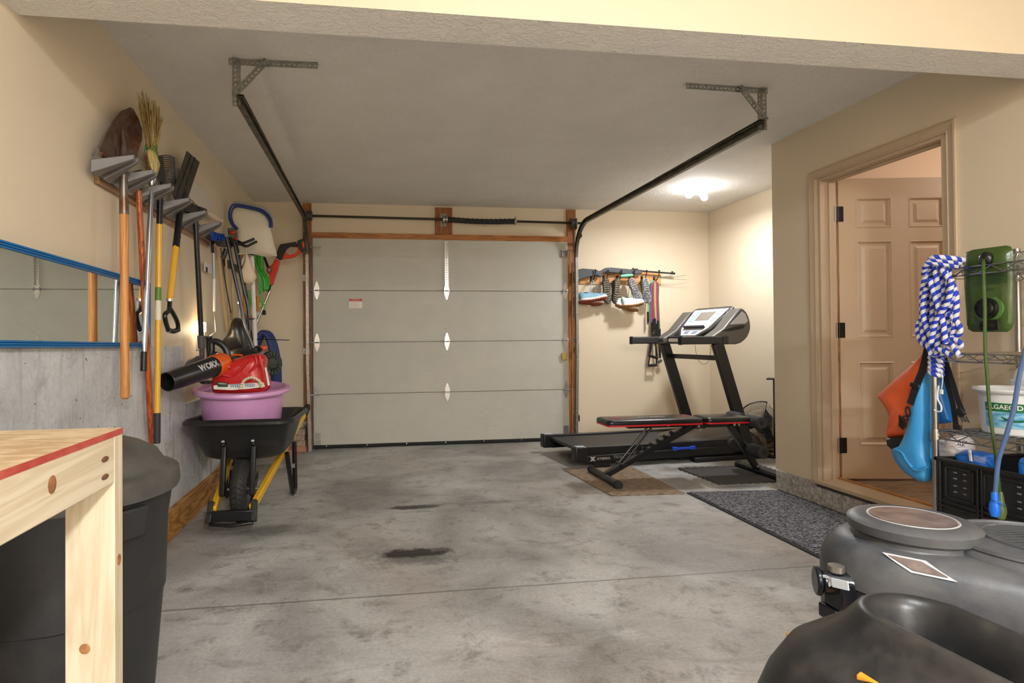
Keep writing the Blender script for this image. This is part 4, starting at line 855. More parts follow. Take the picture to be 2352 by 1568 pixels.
# ------------------------------------------------------------------ pink tub with rope handle
tb = thing('plastic_tub', 'round pink lilac plastic tub with rope handles sitting in the wheelbarrow', 'tub', (-.835, 3.92, .39))
pk = mat('lilac_plastic', (206, 150, 200), .32, kind='noise', col2=(214, 162, 208), scale=4)
ax = V(.01, -.075, 1).normalized(); tc_ = V(-.835, 3.95, .402)
mb = MB(); mb.lathe([(0, 0), (.20, 0), (.212, .012), (.222, .05), (.235, .16), (.238, .165), (.252, .33), (.254, .385), (.266, .392), (.295, .385), (.30, .395), (.296, .412), (.272, .418), (.262, .40), (.245, .33), (.228, .16), (.205, .02), (0, .012)], tc_, ax, n=56); mb.build('tub_body', pk, tb)
for an in (-70,):
    a1, b1 = basis(ax); 
    c1 = P(590, 905, y=3.62)
rope_c = mat('cotton_rope', (226, 214, 190), .8, kind='uvrope', col2=(190, 172, 140), scale=60, lo=.3, hi=.6)
mb = MB(); mb.tube(smooth_path(PX(Z4((1215, 1165), (1235, 1110), (1280, 1040), (1370, 1005), (1450, 1030), (1500, 1080), (1525, 1145)), y=3.60), 5), .0085, n=9)
mb.build('rope_handle', rope_c, tb)
# ------------------------------------------------------------------ red fertiliser bag
t = thing('fertilizer_bag', 'crumpled red plastic weed and feed bag standing in the pink tub', 'bag', (-.87, 3.9, .62))
red = mat('red_bag', (196, 34, 34), .28, bump=.6, bscale=14); BY = 3.77
o = PX(Z4((835, 1165), (830, 1060), (850, 960), (900, 870), (980, 810), (1100, 760), (1250, 710), (1420, 670), (1520, 665), (1585, 720), (1595, 780), (1570, 850), (1600, 940), (1625, 1010), (1640, 1100), (1620, 1220), (1250, 1260), (860, 1250)), y=BY)
mb = MB(); mb.pillow(o, (0, .12, 0), steps=((1, 0), (.99, .3), (.94, .6), (.8, .85), (.5, .98), (.2, 1))); ob = mb.build('bag_body', red, t, sub=1)
mb = MB(); rnd = random.Random(2)
for px in (((960, 860), (1030, 850), (1090, 880)), ((1110, 990), (1180, 930), (1270, 830), (1330, 760)), ((1420, 700), (1440, 790), (1400, 880), (1330, 940)), ((1480, 680), (1500, 780), (1530, 900), (1540, 1020)), ((900, 1010), (960, 960), (1040, 985), (1110, 990))):
    pts = [P(*p, y=BY-.125) for p in Z4(*px)]; sm = smooth_path(pts, 4); mb.tube(sm, [.002+.008*math.sin(math.pi*i/(len(sm)-1)) for i in range(len(sm))], n=8)
mb.build('fold', red, t)
mb = MB(); mb.prism(PX(Z4((845, 1120), (860, 1115), (1100, 1100), (1400, 1080), (1535, 1075), (1555, 1135), (1300, 1165), (1100, 1180), (850, 1168)), y=BY-.135), (0, .02, 0), 0)
mb.text('WEED  FEED', P(557, 885.5, y=BY-.138), (1, 0, .02), (0, 0, 1), .026, m=1, bold=.015); mb.prism(PX(Z4((895, 1062), (1040, 1085), (1045, 1135), (905, 1135)), y=BY-.140), (0, .02, 0), 2)
mb.text('PREMIUM', P(511, 881, y=BY-.143), (1, 0, -.1), (0, 0, 1), .011, m=0, bold=.01)
mb.build('printed_band', [mat('bag_white', (228, 222, 214), .4), mat('bag_blue_print', (70, 110, 150), .4), mat('bag_dark_print', (46, 66, 60), .4)], t, smooth=False)
mb = MB(); mb.prism(PX(Z4((1555, 870), (1575, 860), (1625, 1110), (1600, 1120)), y=BY-.10), (0, .01, 0)); mb.build('side_print', mat('bag_white', (228, 222, 214), .4), t)
# ------------------------------------------------------------------ leaf blower
t = thing('leaf_blower', 'black and orange leaf blower with a long nozzle lying across the pink tub', 'leaf blower', P(470, 850, y=3.6))
n0 = P(383, 877, y=3.28); n1 = P(489, 842, y=3.62); n2 = P(515, 832, y=3.76); dd = (n1-n0).normalized()
tube_m = mat('blower_tube', (30, 29, 30), .33)
mb = MB(); L_ = (n1-n0).length; mb.lathe([(.050, 0), (.0525, .002), (.0525, .012), (.051, .014), (.056, .12), (.060, L_-.03), (.063, L_-.02), (.063, L_), (.05, L_), (.052, L_-.03), (.047, .12), (.046, .0), (.050, 0)], n0, dd, n=32); mb.build('nozzle', tube_m, t)
u_ = (V(0, 0, 1)-dd*dd.z).normalized(); 
tc2 = P(464, 853, y=3.50); fr = (V(0, -1, .05)-dd*V(0, -1, .05).dot(dd)).normalized()
rt = dd; upv = fr.cross(rt)*-1 if fr.cross(rt).z < 0 else fr.cross(rt)
mb = MB(); me_txt = MB(); me_txt.text('WORX', V(0, 0, 0), (1, 0, 0), (0, 1, 0), .052, depth=0, sx=.95, bold=.045)
cc = n0.lerp(n1, .74)
axc = lambda s_: cc+dd*s_
for q in me_txt.v:
    ang = q.y/.063; mb.v.append(axc(q.x)+(fr*math.cos(ang)+(-fr.cross(dd) if fr.cross(dd).z < 0 else fr.cross(dd))*math.sin(ang))*.0625)
mb.f = me_txt.f; mb.m = me_txt.m; mb.uv = me_txt.uv; mb.build('logo', mat('logo_silver', (186, 182, 184), .4), t, smooth=False)
og = mat('blower_orange', (222, 92, 20), .3)
mb = MB(); mb.lathe([(.058, -.03), (.066, -.02), (.069, .03), (.070, .06), (.066, .08), (.05, .09)], n1+dd*.02, (n2-n1).normalized()*.5+dd*.5, n=28, caps=True); mb.build('orange_collar', og, t)
body = n2+V(.04, .36, .0)
mb = MB(); mb.ball(body, .13, .13, .085); mb.pillow(PX(Z4((940, 740), (1020, 710), (1200, 695), (1300, 700), (1320, 780), (1100, 860), (980, 830)), y=4.05), (0, .08, 0)); mb.build('motor_body', blk, t)
mb = MB(); mb.tube(smooth_path(PX(Z4((950, 718), (1050, 705), (1180, 692), (1250, 700)), y=3.82), 4), .006, n=8); mb.build('orange_trim', og, t)
mb = MB(); mb.tube(smooth_path(PX(Z4((800, 715), (820, 620), (820, 530), (870, 505), (950, 540), (1010, 600), (1040, 670), (1050, 710)), y=3.78), 4), .020, n=10); mb.tube(smooth_path(PX(Z4((800, 700), (880, 690), (940, 720)), y=3.78), 4), .02, n=8); mb.build('loop_handle', blk, t)
mb = MB(); mb.pillow(PX(Z4((640, 1060), (760, 1040), (840, 1060), (820, 1090), (700, 1100)), y=3.62), (0, .05, 0)); mb.build('lower_guard', blk, t)
# ------------------------------------------------------------------ bricks by the left post
brm = mat('red_brick', (170, 110, 92), .85, kind='noise', col2=(190, 138, 116), scale=25, bump=.4, bscale=80)
brd = mat('grey_brick', (140, 112, 96), .85, kind='noise', col2=(176, 156, 138), scale=30, bump=.4, bscale=80)
def brick(c, rz, m, lab, k):
    mb = MB(); mb.bx((-.10, -.045, 0), (.10, .045, .057)); mb.keep = True; o = mb.build('brick', m, None, bevel=.004); o.location = c; o.rotation_euler = (0, 0, R(rz)); tag(o, lab, 'brick', 'bricks stacked by the left door post')
brick((-.755, 5.99, 0), 4, brm, 'red brick on the floor at the back of the pile by the left door post', 0)
brick((-.80, 5.86, 0), 82, brm, 'red brick end-on at the front of the pile by the left door post', 1)
brick((-.76, 5.985, .0575), 2, brd, 'greyish brick in the middle layer of the pile by the left door post', 2)
brick((-.765, 5.99, .115), -3, brd, 'greyish brick of the third layer by the left door post', 3)
brick((-.765, 5.985, .1725), 3, brd, 'topmost greyish brick by the left door post', 4)
mb = MB(); mb.tube(smooth_path([V(-.66, 5.93, .27), V(-.645, 5.95, .22), V(-.65, 5.96, .15), V(-.66, 5.95, .06)], 4), .006, n=6); tag(mb.build('wire_loop', blkm, None), 'black wire loop hanging over the brick pile', 'wire')
# ------------------------------------------------------------------ workbench in the left foreground
t = thing('workbench', 'unpainted pine workbench with a strand board top edged in red, left foreground', 'workbench', (-.9, .95, 0))
def lumber(name, axis):
    st = {'x': (.5, 6, 6), 'y': (6, .5, 6), 'z': (6, 6, .5)}[axis]
    return mat(name, (196, 178, 148), .55, kind='wood', col2=(212, 198, 172), scale=2.6, stretch=st, lo=.05, hi=.9)
lz, ly = lumber('pine_stud_upright', 'z'), lumber('pine_stud_along', 'y')
knot = mat('pine_knot', (168, 112, 70), .6, kind='noise', col2=(130, 84, 52), scale=60)
kx = -.494; TZ = .946
osb = mat('strand_board', (178, 148, 110), .6, kind='noise', col2=(206, 184, 150), scale=26, stretch=(.5, 1.6, 1), lo=.42, hi=.58)
redp = mat('red_edge_paint', (164, 60, 50), .6, kind='noise', col2=(178, 80, 68), scale=40)
mb = MB(); mb.bx((-1.14, -.5, TZ-.012), (kx, 1.245, TZ), 0); o = mb.build('top', [osb, redp], t, smooth=False)
for f in o.data.polygons:
    if f.normal.x > .5: f.material_index = 1
mb = MB(); mb.bx((kx-.038, -.45, TZ-.012-.089), (kx, 1.206, TZ-.012)); ap = mb.build('apron', ly, t, bevel=.002)
for z in (.035, .068):
    mb = MB(); mb.ball((kx+.0, 1.165, TZ-.012-z), .004, .014, .005, n=12); mb.build('pocket_hole', mat('pocket_dark', (96, 62, 38), .8), ap)
mb = MB(); mb.ball((kx-.001, .985, TZ-.05), .0025, .014, .016, n=14); mb.build('knot', knot, ap)
mb = MB(); mb.bx((-1.10, 1.206, TZ-.012-.089), (kx-.09, 1.244, TZ-.012)); mb.build('apron', lumber('pine_stud_cross', 'x'), t, bevel=.002)
for (x0, x1, y0, y1) in ((kx-.089, kx, 1.206, 1.244), (-1.10, -1.011, 1.206, 1.244), (kx-.089, kx, -.45, -.412)):
    mb = MB(); mb.bx((x0, y0, 0), (x1, y1, TZ-.0125)); lg = mb.build('leg', lz, t, bevel=.002)
    if (x1, y1) == (kx, 1.244):
        for c, rr in ((V(kx-.0535, 1.2055, .53), (.010, .0015, .010)), (V(kx+.0003, 1.225, .69), (.0015, .009, .011)), (V(kx-.02, 1.2055, .12), (.008, .0015, .008))):
            MB().ball(c, *rr, n=14).build('knot', knot, lg)
# ------------------------------------------------------------------ trash can behind the bench
t = thing('trash_can', 'large black lidded plastic trash can behind the pine workbench', 'trash can', (-.868, 1.82, 0))
c = V(-.868, 1.82, 0); cm = mat('can_black', (36, 36, 37), .5, kind='noise', col2=(52, 50, 48), scale=6, bump=.05, bscale=120, lo=.5, hi=.7)
mb = MB(); mb.lathe([(0, 0), (.205, 0), (.215, .02), (.222, .1), (.245, .38), (.250, .385), (.252, .42), (.258, .60), (.268, .665), (.268, .72), (.25, .72), (.245, .66), (.0, .65)], c, n=48); mb.build('can_body', cm, t)
mb = MB(); mb.lathe([(.280, .685), (.288, .685), (.292, .70), (.288, .735), (.280, .742), (.262, .745), (.252, .752), (.228, .79), (.185, .815), (.12, .838), (.0, .848)], c, n=48); mb.lathe([(.280, .685), (.275, .72), (0, .735)], c, n=48); ld = mb.build('lid', mat('lid_black', (66, 64, 62), .5, kind='noise', col2=(92, 90, 86), scale=5, lo=.4, hi=.7), t)
for a in (-35, 140):
    q = V(math.cos(R(a)), math.sin(R(a)), 0); mb = MB(); p = c+q*.285+V(0, 0, .62); w_ = V(-q.y, q.x, 0)*.05
    mb.prism([p-w_+V(0, 0, .05), p+w_+V(0, 0, .05), p+w_*.8-V(0, 0, .03), p-w_*.8-V(0, 0, .03)], q*-.05); mb.build('handle', cm, t, bevel=.006)
# ------------------------------------------------------------------ mats
def ribbed(name, c1, c2, sc):
    m = mat(name, c1, .9, kind='noise', col2=c2, scale=1, lo=.45, hi=.58); nt = m.node_tree
    for n in nt.nodes:
        if n.type == 'MAPPING': n.inputs['Scale'].default_value = sc
    return m
mt = ribbed('charcoal_rib', (40, 40, 48), (142, 140, 146), (60, 140, 60))
t = thing('door_mat', 'large dark grey ribbed utility mat in front of the step to the house door', 'mat', (2.7, 3.2, 0))
mb = MB(); q = [V(2.215, 2.50, 0), V(XR-.03, 2.52, 0), V(XR-.03, 3.83, 0), V(2.222, 3.885, 0)]; mb.prism([p+V(0, 0, .001) for p in q], (0, 0, .006)); mb.build('rubber_backing', mat('mat_rubber', (30, 30, 32), .8), t, smooth=False)
mb = MB(); n_ = 66
for i in range(n_):
    f0 = (i+.12)/n_; f1 = (i+.88)/n_; l = lambda f, a, b: a.lerp(b, f); a0, a1, b0, b1 = l(f0, q[0], q[3]), l(f1, q[0], q[3]), l(f0, q[1], q[2]), l(f1, q[1], q[2])
    a0.x += .022; a1.x += .022; b0.x -= .018; b1.x -= .018
    mb.prism([a0+V(0, 0, .007), b0+V(0, 0, .007), b1+V(0, 0, .007), a1+V(0, 0, .007)], (0, 0, .004))
mb.build('ribbed_pile', mt, t, smooth=False)
bm_ = mat('jute_mat', (108, 90, 72), .95, kind='noise', col2=(166, 144, 118), scale=1, lo=.42, hi=.6)
for n in bm_.node_tree.nodes:
    if n.type == 'MAPPING': n.inputs['Scale'].default_value = (20, 110, 20)
mb = MB(); mb.prism([V(1.665, 3.905, .001), V(2.20, 3.87, .001), V(2.21, 4.74, .001), V(1.60, 4.74, .001)], (0, 0, .006)); tag(mb.build('floor_mat', bm_, None, bevel=.001), 'flat brown woven mat under the front foot of the weight bench', 'mat')
# foam puzzle tile
mb = MB(); pts = []; e0, e1, e2, e3 = V(2.56, 4.60, .001), V(2.60, 4.07, .001), V(3.30, 4.07, .001), V(3.30, 4.60, .001)
for a, b, no in ((e0, e1, 18), (e1, e2, 22), (e2, e3, 18), (e3, e0, 22)):
    d = (b-a)/no; nrm = V(d.y, -d.x, 0).normalized()*.012
    for i in range(no):
        p = a+d*i; pts += [p, p+d*.5, p+d*.4+nrm*(1 if i % 2 else 0), p+d*.9+nrm*(1 if i % 2 else 0)] if False else [p+nrm*(i % 2), p+d*.98+nrm*(i % 2)]
mb.prism(pts, (0, 0, .010)); tag(mb.build('foam_tile', mat('foam_dark', (64, 60, 58), .85, bump=.2, bscale=200), None, smooth=False), 'dark foam floor tile with jigsaw edge under the rear foot of the weight bench', 'mat')
# ------------------------------------------------------------------ weight bench
t = thing('weight_bench', 'folding weight bench with black pads piped in red and foam leg rollers', 'exercise bench', (2.35, 4.32, 0))
pad = mat('black_vinyl', (26, 25, 27), .3, bump=.08, bscale=90); rp = mat('red_piping', (196, 22, 34), .4)
def padm(x0, x1, y0, y1, zb, nar=0):
    r_ = lambda k, z, e: [V(x+(e if x == x0 else -e)*0, y, z) for x, y in ()]
    def ring(e, z):
        out = []
        for cx, cy, a in ((x1-.04, y0+.04+nar, -90), (x1-.04, y1-.04-nar, 0), (x0+.04, y1-.04, 90), (x0+.04, y0+.04, 180)):
            for i in range(6): out.append(V(cx+(.04-e)*math.cos(R(a+18*i)), cy+(.04-e)*math.sin(R(a+18*i)), z))
        return out
    a = MB(); a.loft([ring(.0, zb), ring(0, zb+.012)]); b = MB(); b.loft([ring(.002, zb+.012), ring(0, zb+.02), ring(0, zb+.035), ring(.008, zb+.045), ring(.03, zb+.05)])
    return a, b
for x0, x1, y0, y1, tx in ((1.775, 2.56, 4.20, 4.47, True), (2.585, 2.965, 4.20, 4.44, False)):
    a, b = padm(x0, x1, y0, y1, .435); p_ = b.build('seat_pad' if not tx else 'backrest_pad', pad, t, angle=50); a.build('red_edge', rp, p_)
    if tx:
        mb = MB(); mb.text('FLYBIRD', (2.19, 4.335, .4865), (1, 0, 0), (0, 1, 0), .05, depth=.0006, sx=1.2, m=0)
        for s in (-1, 1): mb.bar((2.19+s*.19, 4.33, .4862), (2.19+s*.33, 4.36, .4862), .010, .0012, m=1); mb.bar((2.19+s*.27, 4.30, .4862), (2.19+s*.36, 4.35, .4862), .008, .0012, m=1)
        mb.build('pad_print', [mat('print_white', (220, 220, 222), .5), rp], p_, smooth=False)
F0 = V(1.79, 4.33, .04); F1 = V(2.565, 4.33, .425)
mb = MB(); mb.bar(F0, F1, .04, .045); mb.build('main_beam', blkm, t, bevel=.003)
mb = MB(); d = (F1-F0); 
for i in range(6):
    f = .36+i*.075; p = F0+d*f; n_ = V(-d.z, 0, d.x).normalized()
    mb.prism([p+n_*.02+V(0, -.012, 0), p+n_*.045-d.normalized()*.004+V(0, -.012, 0), p+n_*.05+d.normalized()*.012+V(0, -.012, 0), p+n_*.036+d.normalized()*.02+V(0, -.012, 0), p+n_*.02+d.normalized()*.04+V(0, -.012, 0)], (0, .024, 0))
mb.build('adjuster_rack', blkm, t)
mb = MB(); mb.cyl(V(1.79, 4.07, .032), V(1.79, 4.59, .032), .027, n=18); mb.build('front_foot', blkm, t)
for y in (4.055, 4.575):
    mb = MB(); mb.cyl((1.79, y, .032), (1.79, y+.03, .032), .032, n=20); mb.cyl((1.79, y-.002, .032), (1.79, y, .032), .02, n=20); mb.build('foot_cap', rubber, t, bevel=.004)
for s in (-1, 1):
    mb = MB(); mb.cyl((2.19, 4.33+s*.03, .43), (1.925, 4.33+s*.035, .13), .008, n=10); mb.build('support_strut', mat('strut_gloss', (40, 40, 44), .2, .5), t)
mb = MB(); mb.cyl((1.925, 4.27, .125), (1.925, 4.39, .125), .013, n=12); mb.build('strut_pivot', blkm, t)
mb = MB(); mb.bx((1.98, 4.30, .405), (2.56, 4.36, .434)); mb.bx((2.585, 4.30, .395), (2.95, 4.36, .434)); mb.bx((2.53, 4.285, .39), (2.62, 4.375, .432)); mb.build('pad_rail', blkm, t, bevel=.003)
mb = MB(); mb.bar((2.84, 4.31, .41), (3.07, 4.31, .055), .04, .045); mb.build('rear_leg', blkm, t, bevel=.003)
mb = MB(); mb.cyl((3.085, 4.03, .034), (3.085, 4.56, .034), .028, n=18); mb.build('rear_foot', blkm, t)
for y in (4.01, 4.545):
    mb = MB(); mb.cyl((3.085, y, .034), (3.085, y+.03, .034), .033, n=20); mb.build('foot_cap', rubber, t, bevel=.004)
fm = mat('foam_roller', (48, 47, 48), .8, bump=.15, bscale=250)
for x, z in ((2.985, .445), (3.0, .215)):
    for y0 in (4.12, 4.36):
        mb = MB(); y1 = y0+.17; mb.lathe([(.012, 0), (.038, 0), (.046, .006), (.048, .02), (.048, .15), (.046, .164), (.038, .17), (.012, .17)], (x, y0, z), (0, 1, 0), n=24); mb.build('foam_roller', fm, t)
    mb = MB(); mb.cyl((x, 4.115, z), (x, 4.535, z), .013, n=12); mb.build('roller_bar', blkm, t)
for x, z in ((2.555, .41), (2.565, .385), (2.86, .415), (2.90, .415), (3.06, .075), (2.3, .425)):
    mb = MB(); mb.cyl((x, 4.285, z), (x, 4.276, z), .010, n=8); mb.build('bolt', steelb, t)
# ------------------------------------------------------------------ treadmill
t = thing('treadmill', 'black folding treadmill with grey control console in the back alcove', 'treadmill', (2.6, 5.1, 0))
A0 = V(1.735, 4.755, 0); dx = V(math.cos(R(5.8)), math.sin(R(5.8)), 0); dyv = V(-dx.y, dx.x, 0); W_ = .76
T = lambda a, b, z: A0+dx*(a+(.175 if z > .5 else .20*min(1, max(0, (a-1.14)/.12))))+dyv*b+V(0, 0, z)
def tbox(mb, a0, a1, b0, b1, z0, z1, z0b=None, z1b=None, m=0):
    z0b = z0 if z0b is None else z0b; z1b = z1 if z1b is None else z1b
    return mb.hexa([T(a0, b0, z0), T(a1, b0, z0b), T(a1, b1, z0b), T(a0, b1, z0), T(a0, b0, z1), T(a1, b0, z1b), T(a1, b1, z1b), T(a0, b1, z1)], m)
tm = mat('treadmill_black', (24, 24, 26), .4); grym = mat('console_grey', (92, 88, 84), .38)
for b0, b1 in ((.02, .075), (W_-.075, W_-.02)):
    mb = MB(); tbox(mb, .03, 1.55, b0, b1, .10, .172); tbox(mb, .03, 1.55, b0+.004, b1-.004, .172, .176); mb.build('side_rail', tm, t, bevel=.006)
mb = MB(); tbox(mb, .05, 1.52, .075, W_-.075, .135, .160); mb.build('running_belt', mat('belt_black', (48, 48, 50), .55, bump=.1, bscale=400), t)
mb = MB(); mb.cyl(T(.05, .07, .145), T(.05, W_-.07, .145), .018, n=14); mb.build('rear_roller', tm, t)
for b0 in (-.012, W_-.08):
    mb = MB(); tbox(mb, -.03, .085, b0, b0+.092, .055, .185); cp = mb.build('end_cap', tm, t, bevel=.014, seg=3); mb = MB(); tbox(mb, -.012, .07, b0+.012, b0+.07, .1852, .1862); mb.build('caution_sticker', mat('caution_white', (196, 204, 214), .5), cp)
# near side base frame with lettering
mb = MB(); tbox(mb, .07, 1.35, -.008, .035, .045, .105, .045, .125); tbox(mb, .07, 1.35, W_-.035, W_+.008, .045, .105, .045, .125); tbox(mb, .15, .30, .0, .03, .0, .05); mb.build('lower_frame', tm, t, bevel=.006)
fr_m = mat('decal_silver', (196, 190, 184), .4)
mb = MB(); o = T(.225, -.0095, .083); mb.text('XTERRA', T(.232, -.0095, .078), dx, (0, 0, 1), .026, m=0, sx=1.3, align='CENTER', bold=.02); mb.text('TR3.0', T(.365, -.0095, .084), dx, (0, 0, 1), .036, m=0, sx=.9)
for s in (-1, 1): mb.prism([T(.105, -.0092, .080+s*.018), T(.123, -.0092, .080+s*.018), T(.157, -.0092, .080-s*.018), T(.139, -.0092, .080-s*.018)], dyv*-.001)
mb.build('lettering', fr_m, t, smooth=False)
mb = MB(); tbox(mb, .9, 1.13, -.02, -.004, .115, .135); tbox(mb, .9, .95, -.024, -.006, .11, .142); tbox(mb, 1.08, 1.13, -.024, -.006, .11, .142); mb.build('blue_handle', mat('handle_blue', (30, 78, 210), .4), t, bevel=.004)
mb = MB(); tbox(mb, 1.0, 1.55, .03, .09, .02, .075); tbox(mb, .95, 1.0, .03, W_-.03, .03, .07); mb.cyl(T(.9, .04, .07), T(1.12, .04, .065), .012, n=10); mb.build('base_frame', tm, t, bevel=.004)
mb = MB(); mb.cyl(T(.88, .045, .075), T(.98, .045, .07), .016, n=12, m=0); mb.build('lift_cylinder', steel, t)
# motor hood
hd = mat('hood_brown_black', (66, 58, 52), .35); mb = MB(); rings = []
for a, hgt, wd in ((1.08, .165, .0), (1.16, .20, .0), (1.3, .245, 0), (1.45, .275, 0), (1.6, .27, 0), (1.70, .22, .02), (1.75, .13, .05)):
    rg = []
    for i in range(13):
        f = i/12; b = .08+(W_-.16)*f if a < 1.2 else .01+wd+(W_-.02-2*wd)*f
        rg.append(T(a, b, .06+(hgt-.06)*min(1, math.sin(math.pi*f)**.35 if 0 < f < 1 else 0)))
    rings.append(rg)
mb.loft(rings, closed=False); ho = mb.build('motor_hood', hd, t, angle=50)
mb = MB(); tbox(mb, 1.40, 1.50, .30, .50, .276, .277, .281, .282); mb.build('hood_label', mat('caution_white', (196, 204, 214), .5), ho)
# uprights
for b, nm in ((-.03, 'near'), (W_+.02, 'far')):
    mb = MB(); p0 = T(1.50, b, .02); p1 = T(1.185, b, 1.06); mb.bar(p0, p1, .055, .11, up=dx, w2=.05, h2=.105); up_ = mb.build('upright', tm, t, bevel=.010, seg=3)
    mb = MB(); tbox(mb, 1.1, 1.7, b-.03, b+.03, .0, .04); mb.build('base_foot', tm, t, bevel=.006)
mb = MB(); pA = T(1.255, 0, .92); pB = T(1.255, W_, .92); mb.bar(pA, pB, .03, .045); mb.build('cross_bar', tm, t, bevel=.004)
# hand rails
for b in (-.03, W_+.02):
    mb = MB(); p0 = T(.80, b, 1.085); p1 = T(1.23, b, 1.085); mb.bar(p0, p1, .055, .072); mb.bar(p1-dx*.0, p1+dx*.06, .06, .078); mb.build('hand_grip', mat('grip_dark', (44, 42, 42), .55), t, bevel=.012, seg=3)
    mb = MB(); mb.bx(V(0, 0, 0), V(0, 0, 0)) if 0 else tbox(mb, .80, .815, b-.03, b+.03, 1.045, 1.125); mb.build('grip_end', tm, t, bevel=.008)
mb = MB(); mb.bar(T(1.20, -.04, 1.085), T(1.20, W_+.03, 1.085), .11, .075); mb.build('console_base', tm, t, bevel=.01)
mb = MB(); mb.cyl(T(1.145, .62, 1.083), T(1.144, .45, 1.083), .02, n=10); mb.build('pulse_sensor', steelb, t)
# console: side housings (big rounded lobes) and sloping panel
import itertools
def lobe(b0, b1, m, name):
    prof = [(1.10, 1.05), (1.38, 1.045), (1.43, 1.057), (1.47, 1.082), (1.50, 1.11), (1.522, 1.145), (1.534, 1.18), (1.537, 1.22), (1.53, 1.262), (1.516, 1.302), (1.495, 1.338), (1.47, 1.363), (1.445, 1.375), (1.42, 1.37), (1.25, 1.19), (1.14, 1.125), (1.10, 1.11)]
    mb = MB(); mb.prism([T(a, b0, z) for a, z in prof], dyv*(b1-b0)); return mb.build(name, m, t, bevel=.016, seg=3)
l1 = lobe(-.045, .10, grym, 'console_cheek'); lobe(W_-.10, W_+.045, grym, 'console_cheek')
mb = MB(); mb.prism([T(a, -.047, z) for a, z in ((1.22, 1.17), (1.40, 1.215), (1.47, 1.22), (1.45, 1.19), (1.30, 1.165))], dyv*-.003); mb.build('side_recess', mat('recess_black', (14, 14, 15), .3), l1)
mb = MB(); mb.prism([T(a, -.047, z) for a, z in ((1.31, 1.225), (1.475, 1.235), (1.50, 1.26), (1.475, 1.32), (1.44, 1.345))], dyv*-.003); mb.build('silver_insert', mat('silver_panel', (196, 198, 206), .35), l1)
mb = MB(); mb.prism([T(a, .10, z) for a, z in ((1.16, 1.06), (1.46, 1.08), (1.50, 1.32), (1.42, 1.36))], dyv*(W_-.20)); mb.build('console_body', tm, t, bevel=.01)
# sloping control panel: base frame and white face
s0 = T(1.20, W_/2, 1.125); s1 = T(1.475, W_/2, 1.385); sd = (s1-s0).normalized(); sn = sd.cross(dyv); sn = -sn if sn.z < 0 else sn
def SP(a, b, h=0): return s0+sd*a+dyv*b+sn*h      # a along the slope, b sideways (+ far side)
LN = (s1-s0).length
def panel(mb, o, h, th, m=0): return mb.prism([SP(a, b, h) for a, b in o], sn*th, m)
mb = MB(); panel(mb, [(-.03, -.13), (-.03, .13), (.08, .24), (LN, .29), (LN+.02, .24), (LN+.02, -.24), (LN, -.29), (.08, -.24)], -.02, .035); pn = mb.build('control_panel', mat('panel_dark', (60, 56, 54), .35), t, bevel=.012, seg=3)
mb = MB(); panel(mb, [(-.01, -.11), (-.01, .11), (.09, .20), (LN-.02, .25), (LN-.02, -.25), (.09, -.20)], .0155, .003, 0); mb.build('panel_face', mat('panel_white', (214, 216, 222), .35), pn)
mb = MB(); panel(mb, [(.20, -.10), (.20, .10), (.32, .11), (.32, -.11)], .019, .002, 0)
mb.build('display', mat('lcd_grey', (126, 120, 110), .2), pn)
for s in (-1, 1):
    for k in range(5):
        a = .19+.033*k; mb = MB(); panel(mb, [(a, s*.13), (a, s*.18), (a+.022, s*.185), (a+.022, s*.132)], .019, .002); mb.build('button', mat('button_blue', (150, 176, 206), .4), pn)
    mb = MB(); panel(mb, [(.01, s*.025), (.01, s*.085), (.05, s*.10), (.05, s*.025)], .019, .002); mb.build('button', mat('button_grey', (134, 142, 160), .4), pn)
mb = MB(); panel(mb, [(.085, -.15), (.085, .15), (.10, .155), (.10, -.155)], .017, .03); mb.build('book_ledge', tm, pn)
mb = MB(); panel(mb, [(-.028, -.06), (-.028, .0), (-.018, .0), (-.018, -.06)], .016, .003, 0); panel(mb, [(-.028, .02), (-.028, .06), (-.018, .06), (-.018, .02)], .016, .003, 1); mb.build('start_stop_buttons', [mat('stop_red', (190, 50, 50), .4), mat('start_green', (60, 150, 70), .4)], pn)
mb = MB(); a, b = P(1596, 792, y=4.7), P(1633, 792, y=4.7); mb.tube(smooth_path([a, P(1600, 815, y=4.7), P(1606, 830, y=4.7), P(1615, 836, y=4.7), P(1625, 832, y=4.7), P(1631, 815, y=4.7), b], 4), .0018, n=5); mb.build('safety_cord', blk, t)
# ------------------------------------------------------------------ floor fan and side table
t = thing('floor_fan', 'round black wire cage fan on the floor behind the treadmill', 'fan', (3.62, 5.2, 0))
fc = P(1752, 975, y=5.15); axf = V(-.55, -.8, .25).normalized(); a_, b_ = basis(axf); rF = .225
mb = MB(); fan_ring = lambda c, r: [c+(a_*math.cos(2*math.pi*i/48)+b_*math.sin(2*math.pi*i/48))*r for i in range(48)]
mb.tube(fan_ring(fc, rF), .006, n=8, closed=True); mb.build('rim', blkm, t)
mb = MB()
for k in range(60):
    a = 2*math.pi*k/60
    for s in (1, -1):
        q = a_*math.cos(a)+b_*math.sin(a); q2 = a_*math.cos(a+.25)+b_*math.sin(a+.25)
        mb.tube([fc+q*rF, fc+q2*rF*.75+axf*.06*s, fc+q2*.05+axf*.075*s], .0013, n=4, caps=False)
for r_, h_ in ((.17, .058), (.11, .07)):
    for s in (1, -1): mb.tube(fan_ring(fc+axf*h_*s, r_), .0013, n=4, closed=True)
mb.build('wire_guard', blkm, t)
